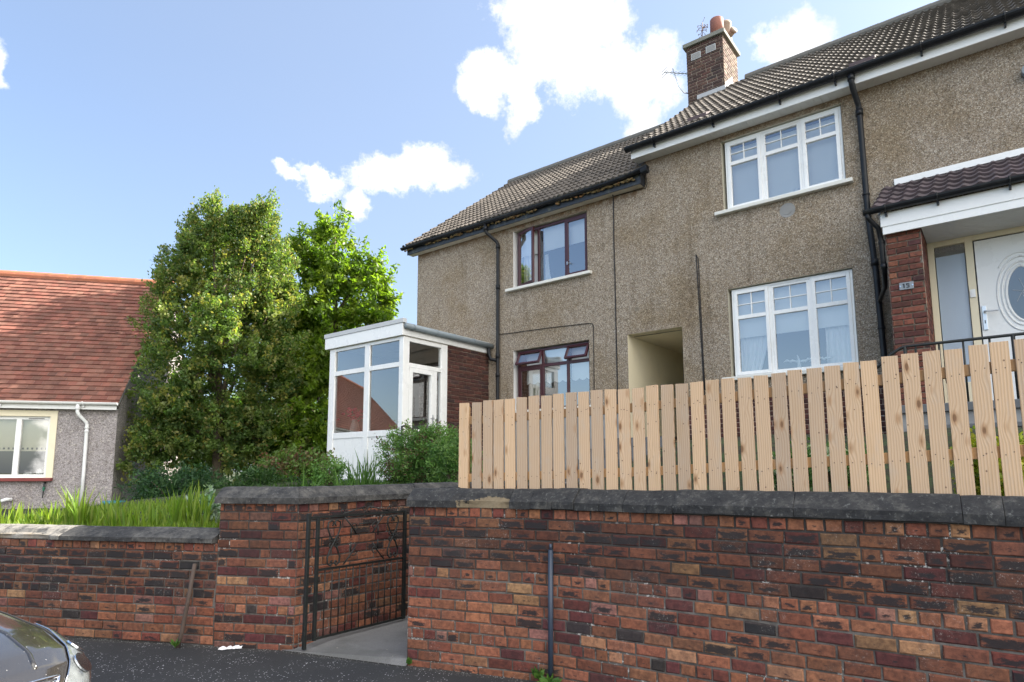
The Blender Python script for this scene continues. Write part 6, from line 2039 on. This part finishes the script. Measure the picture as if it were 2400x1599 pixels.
for k, (px, h, n, Y) in enumerate(((835, 0.36, 14, 7.5), (870, 0.42, 16, 7.7), (800, 0.30, 8, 7.2), (716, 0.40, 8, 6.9), (608, 0.36, 5, 6.5), (1020, 0.22, 8, 8.3))):
    c = at(px, 1130, Y)
    q, cc = blades_array((c.x, c.y, ground_z(c.x, c.y)), n * 2, h + 0.10, 0.12, g3, [(0.06, 0.13, 0.025), (0.08, 0.16, 0.03), (0.05, 0.11, 0.025)], 0.013, 0.55)
    tag(quads_object('blade_plant', q, cc, M['blade'], None, (c.x, c.y, ground_z(c.x, c.y))), 'clump of dark green blade leaves rising behind the gate wall coping', 'plant', 'clumps of blade leaves behind the gate wall')


# weeds
def weed(name, label, c, n, L, seed, tilt=0.5, w=0.4):
    rg = np.random.default_rng(seed)
    P, A = [], []
    for k in range(n):
        a = rg.uniform(0, 2 * math.pi); l = L * rg.uniform(0.5, 1.0)
        d = np.array([math.cos(a), math.sin(a) * 0.6 - 0.15, tilt * rg.uniform(0.6, 1.8)]); d /= np.linalg.norm(d)
        P.append(np.array(c) + d * l * 0.55); A.append(d * 2.5)
    q = leaves(np.array(P), np.array(A), L, w, rg, up=0.8, jit=0.15)
    return tag(quads_object(name, q, leafcols(n, [(0.055, 0.13, 0.025), (0.08, 0.16, 0.03)], rg), M['leaf_s'], None, tuple(c)), label, 'weed')


c = Vector((0.275, 4.90, 0)); weed('weed', 'broad leaved weed at the foot of the blue-black pipe', (c.x, c.y - 0.02, 0.01), 16, 0.11, 1, 0.55, 0.5)
c = Vector((0.20, 4.98, 0)); weed('weed', 'leafy weed beside the pipe, tight against the tall wall', (c.x, c.y - 0.0, 0.04), 14, 0.09, 2, 0.9, 0.45)
c = Vector((-0.845, 5.395, 0)); weed('weed', 'small green weed at the corner of the tall wall by the gateway', (c.x + 0.0, c.y - 0.02, 0.03), 18, 0.055, 3, 1.6, 0.7)
c = Vector((-3.06, 5.97, 0)); weed('weed', 'dry little weed at the foot of the rusty pipe', (c.x, c.y - 0.03, 0.02), 22, 0.075, 4, 0.9, 0.2)
wd = thing('weed', 'dead twiggy weed growing from the chimney top between the pots', 'weed', 'H', (-4.82, 13.35, 11.46))
mb = MB(); rgq = random.Random(6)
mb.tube([(-4.82, 13.35, 11.46), (-4.83, 13.34, 11.70), (-4.80, 13.33, 11.95)], 0.006, 5)
for k in range(26):
    z = rgq.uniform(11.62, 11.92); a = rgq.uniform(0, 6.28); l = rgq.uniform(0.06, 0.14)
    p = Vector((-4.82, 13.34, z)); q = p + Vector((math.cos(a) * l, math.sin(a) * l, rgq.uniform(-0.05, 0.08)))
    mb.tube([p, q], 0.004, 4); mb.tube([q, q + Vector((rgq.uniform(-.03, .03), 0, rgq.uniform(-0.05, 0.02)))], 0.009, 4)
mb.build('twigs', M['dark_wood'], wd)

# litter
c = on_ground(543, 1522)
mb = MB(); rgp = random.Random(12)
nx, ny = 12, 5
for i in range(nx + 1):
    for j in range(ny + 1):
        mb.v.append((c.x + (i / nx - .5) * 0.19 + rgp.uniform(-.006, .006), c.y + (j / ny - .5) * 0.07 + (i / nx - .5) * 0.05 + rgp.uniform(-.012, .012), 0.006 + rgp.uniform(0, 0.022) * (1 if 0 < j < ny else 0.3)))
for i in range(nx):
    for j in range(ny):
        a = i * (ny + 1) + j
        mb.f.append((a, a + ny + 1, a + ny + 2, a + 1)); mb.m.append(0); mb.c.append((1, 1, 1, 0)); mb.uv.append(None)
tag(mb.build('paper_litter', M['paper'], base=(c.x, c.y, 0)), 'crumpled white paper lying on the asphalt by the gate pier', 'litter')

# ------------------------------------------------------------------ parked car
FR['C'] = Matrix.Translation((-2.18, 2.62, 0)) @ Matrix.Rotation(R(-9.0), 4, 'Z')
car = thing('parked_car', 'dark shiny petal-strewn car, bonnet and headlight showing by the low wall', 'car', 'C', (0, 0, 0))
ST = [  # x, crown height, shoulder height, half width, roundness
    (0.00, 0.50, 0.42, 0.52, 2.6), (-0.012, 0.575, 0.46, 0.60, 2.8), (-0.04, 0.640, 0.50, 0.67, 3.0), (-0.10, 0.700, 0.545, 0.735, 3.2), (-0.20, 0.752, 0.60, 0.790, 3.4),
    (-0.40, 0.815, 0.66, 0.840, 3.6), (-0.70, 0.880, 0.735, 0.868, 3.8), (-1.00, 0.935, 0.80, 0.880, 4.0), (-1.20, 0.985, 0.85, 0.885, 4.0), (-1.45, 1.15, 0.90, 0.885, 3.2), (-1.80, 1.36, 0.93, 0.882, 2.8),
    (-2.20, 1.455, 0.94, 0.880, 2.8), (-2.80, 1.46, 0.95, 0.880, 2.8), (-3.30, 1.40, 0.96, 0.875, 2.8), (-3.75, 1.20, 0.95, 0.86, 2.9), (-4.00, 0.98, 0.88, 0.83, 3.2), (-4.12, 0.80, 0.70, 0.76, 3.0), (-4.16, 0.55, 0.46, 0.66, 2.6)]
_sx = np.array([-s[0] for s in ST])


def cs(x):
    return [float(np.interp(-x, _sx, [s[i] for s in ST])) for i in range(1, 5)]


def surf(x, t, offs=0.0):
    """t 0 = centre line, 1 = shoulder, up to 1.6 = sill; sign gives the side"""
    zc, zs, w, n = cs(x)
    sg = 1 if t >= 0 else -1
    a = abs(t)
    if a <= 1.0:
        th = a * math.pi / 2
        y = w * math.sin(th) ** (2 / n) if a > 0 else 0
        z = zs + (zc - zs) * max(0.0, math.cos(th)) ** (2 / n)
    else:
        f = (a - 1.0) / 0.6
        y = w * (1 - 0.05 * f * f); z = zs + (0.20 - zs) * f
    p = Vector((x, sg * y, z))
    if offs:
        e = 1e-3
        px = surf(x - e, t) - surf(x + e, t); pt = surf(x, t + e) - surf(x, t - e)
        nrm = px.cross(pt).normalized()
        if nrm.z < 0 and a < 0.9: nrm = -nrm
        if a >= 0.9 and nrm.y * sg < 0: nrm = -nrm
        p = p + nrm * offs
    return p


def patch(x0, x1, fa, fb, nx, nt, offs, uneven=None):
    mb = MB()
    for i in range(nx + 1):
        x = x0 + (x1 - x0) * i / nx
        for j in range(nt + 1):
            t = fa(i / nx) + (fb(i / nx) - fa(i / nx)) * j / nt
            mb.v.append(tuple(surf(x, t, offs)))
    for i in range(nx):
        for j in range(nt):
            a = i * (nt + 1) + j
            mb.f.append((a, a + 1, a + nt + 2, a + nt + 1)); mb.m.append(0); mb.c.append((1, 1, 1, 0)); mb.uv.append(None)
    return mb


mb = MB()
xs = sorted(set(list(np.linspace(-4.16, -0.2, 60)) + list(np.linspace(-0.2, 0.0, 26))))
ts = list(np.linspace(-1.6, 1.6, 81))
for x in xs:
    for t in ts: mb.v.append(tuple(surf(float(x), float(t))))
nt = len(ts)
for i in range(len(xs) - 1):
    for j in range(nt - 1):
        a = i * nt + j
        mb.f.append((a, a + 1, a + nt + 1, a + nt)); mb.m.append(0); mb.c.append((1, 1, 1, 0)); mb.uv.append(None)
for i in (0, len(xs) - 1):
    mb.f.append(tuple(i * nt + j for j in range(nt))); mb.m.append(0); mb.c.append((1, 1, 1, 0)); mb.uv.append(None)
body = mb.build('body', M['paint'], car, smooth=True)
# shut line of the bonnet and a raised crease
for sg in (1, -1):
    mb = MB(); mb.tube([surf(x, sg * (0.60 + 0.10 * (-x)), 0.001) for x in np.linspace(-0.10, -1.15, 24)], 0.005, 6); mb.build('shut_line', M['rubber'], car)
    mb = MB(); mb.tube([surf(x, sg * (0.26 + 0.10 * (-x)), -0.004) for x in np.linspace(-0.10, -1.1, 24)], 0.012, 8); mb.build('bonnet_crease', M['paint'], car, smooth=True)
    fa = lambda f, sg=sg: sg * (0.50 + 0.22 * f); fb = lambda f, sg=sg: sg * (0.96 + 0.06 * f)
    hl = patch(-0.030, -0.52, fa, lambda f, sg=sg: sg * (1.22 - 0.30 * f), 24, 20, 0.006).build('headlight', M['lamp_in'], car, smooth=True)
    patch(-0.030, -0.52, fa, lambda f, sg=sg: sg * (1.22 - 0.30 * f), 24, 20, 0.014).build('lens', M['lamp'], hl, smooth=True)
    mb = MB(); mb.tube([surf(-0.030 - 0.49 * f, fa(f), 0.008) for f in np.linspace(0, 1, 20)], 0.0035, 6); mb.build('trim', M['chrome'], hl, smooth=True)
    for (cx, tt, r) in ((-0.10, 0.70, 0.055), (-0.22, 0.76, 0.05)):
        p = surf(cx, sg * tt, 0.004); q = surf(cx, sg * tt, 0.013)
        mb = MB(); mb.tube([p, q], r, 16); mb.build('reflector', M['chrome'], hl)
gr = patch(-0.004, -0.052, lambda f: -0.42, lambda f: 0.42, 6, 24, 0.004).build('grille', M['rubber'], car)
mb = MB()
loop = [surf(-0.004 - 0.048 * f, 0.42, 0.010) for f in np.linspace(0, 1, 6)] + [surf(-0.052, t, 0.010) for t in np.linspace(0.40, -0.40, 20)] + [surf(-0.052 + 0.048 * f, -0.42, 0.010) for f in np.linspace(0, 1, 6)] + [surf(-0.004, t, 0.010) for t in np.linspace(-0.40, 0.42, 20)]
mb.tube(loop, 0.009, 8); mb.build('surround', M['chrome'], gr, smooth=True)
for f in (0.25, 0.5, 0.75):
    mb = MB(); mb.tube([surf(-0.004 - 0.048 * f, t, 0.010) for t in np.linspace(-0.40, 0.40, 16)], 0.005, 6); mb.build('slat', M['chrome'], gr, smooth=True)
patch(-1.24, -1.76, lambda f: -0.80 + 0.02 * f, lambda f: 0.80 - 0.02 * f, 10, 20, 0.004).build('windscreen', M['rubber'], car, smooth=True)
for sg in (1, -1):
    patch(-1.55, -3.4, lambda f, sg=sg: sg * 0.72, lambda f, sg=sg: sg * 0.97, 16, 5, 0.004).build('side_window', M['rubber'], car, smooth=True)
    for x in (-0.78, -3.35):
        w = MB(); w.tube([(x, sg * 0.70, 0.31), (x, sg * 0.905, 0.31)], 0.31, 28)
        wh = w.build('wheel', M['rubber'], car, bevel=0.02)
        w = MB(); w.tube([(x, sg * 0.90, 0.31), (x, sg * 0.912, 0.31)], 0.20, 20); w.build('rim', M['steel'], wh)
    p = surf(-1.5, sg * 0.98, 0.0)
    mb = MB(); mb.tube([(p.x, sg * 0.86, 0.99), (p.x + 0.02, sg * 0.95, 1.0), (p.x - 0.02, sg * 1.04, 1.02)], [0.02, 0.06, 0.05], 10); mb.build('wing_mirror', M['paint'], car, smooth=True)

for o in list(bpy.data.objects):
    if '_b' in o: del o['_b']
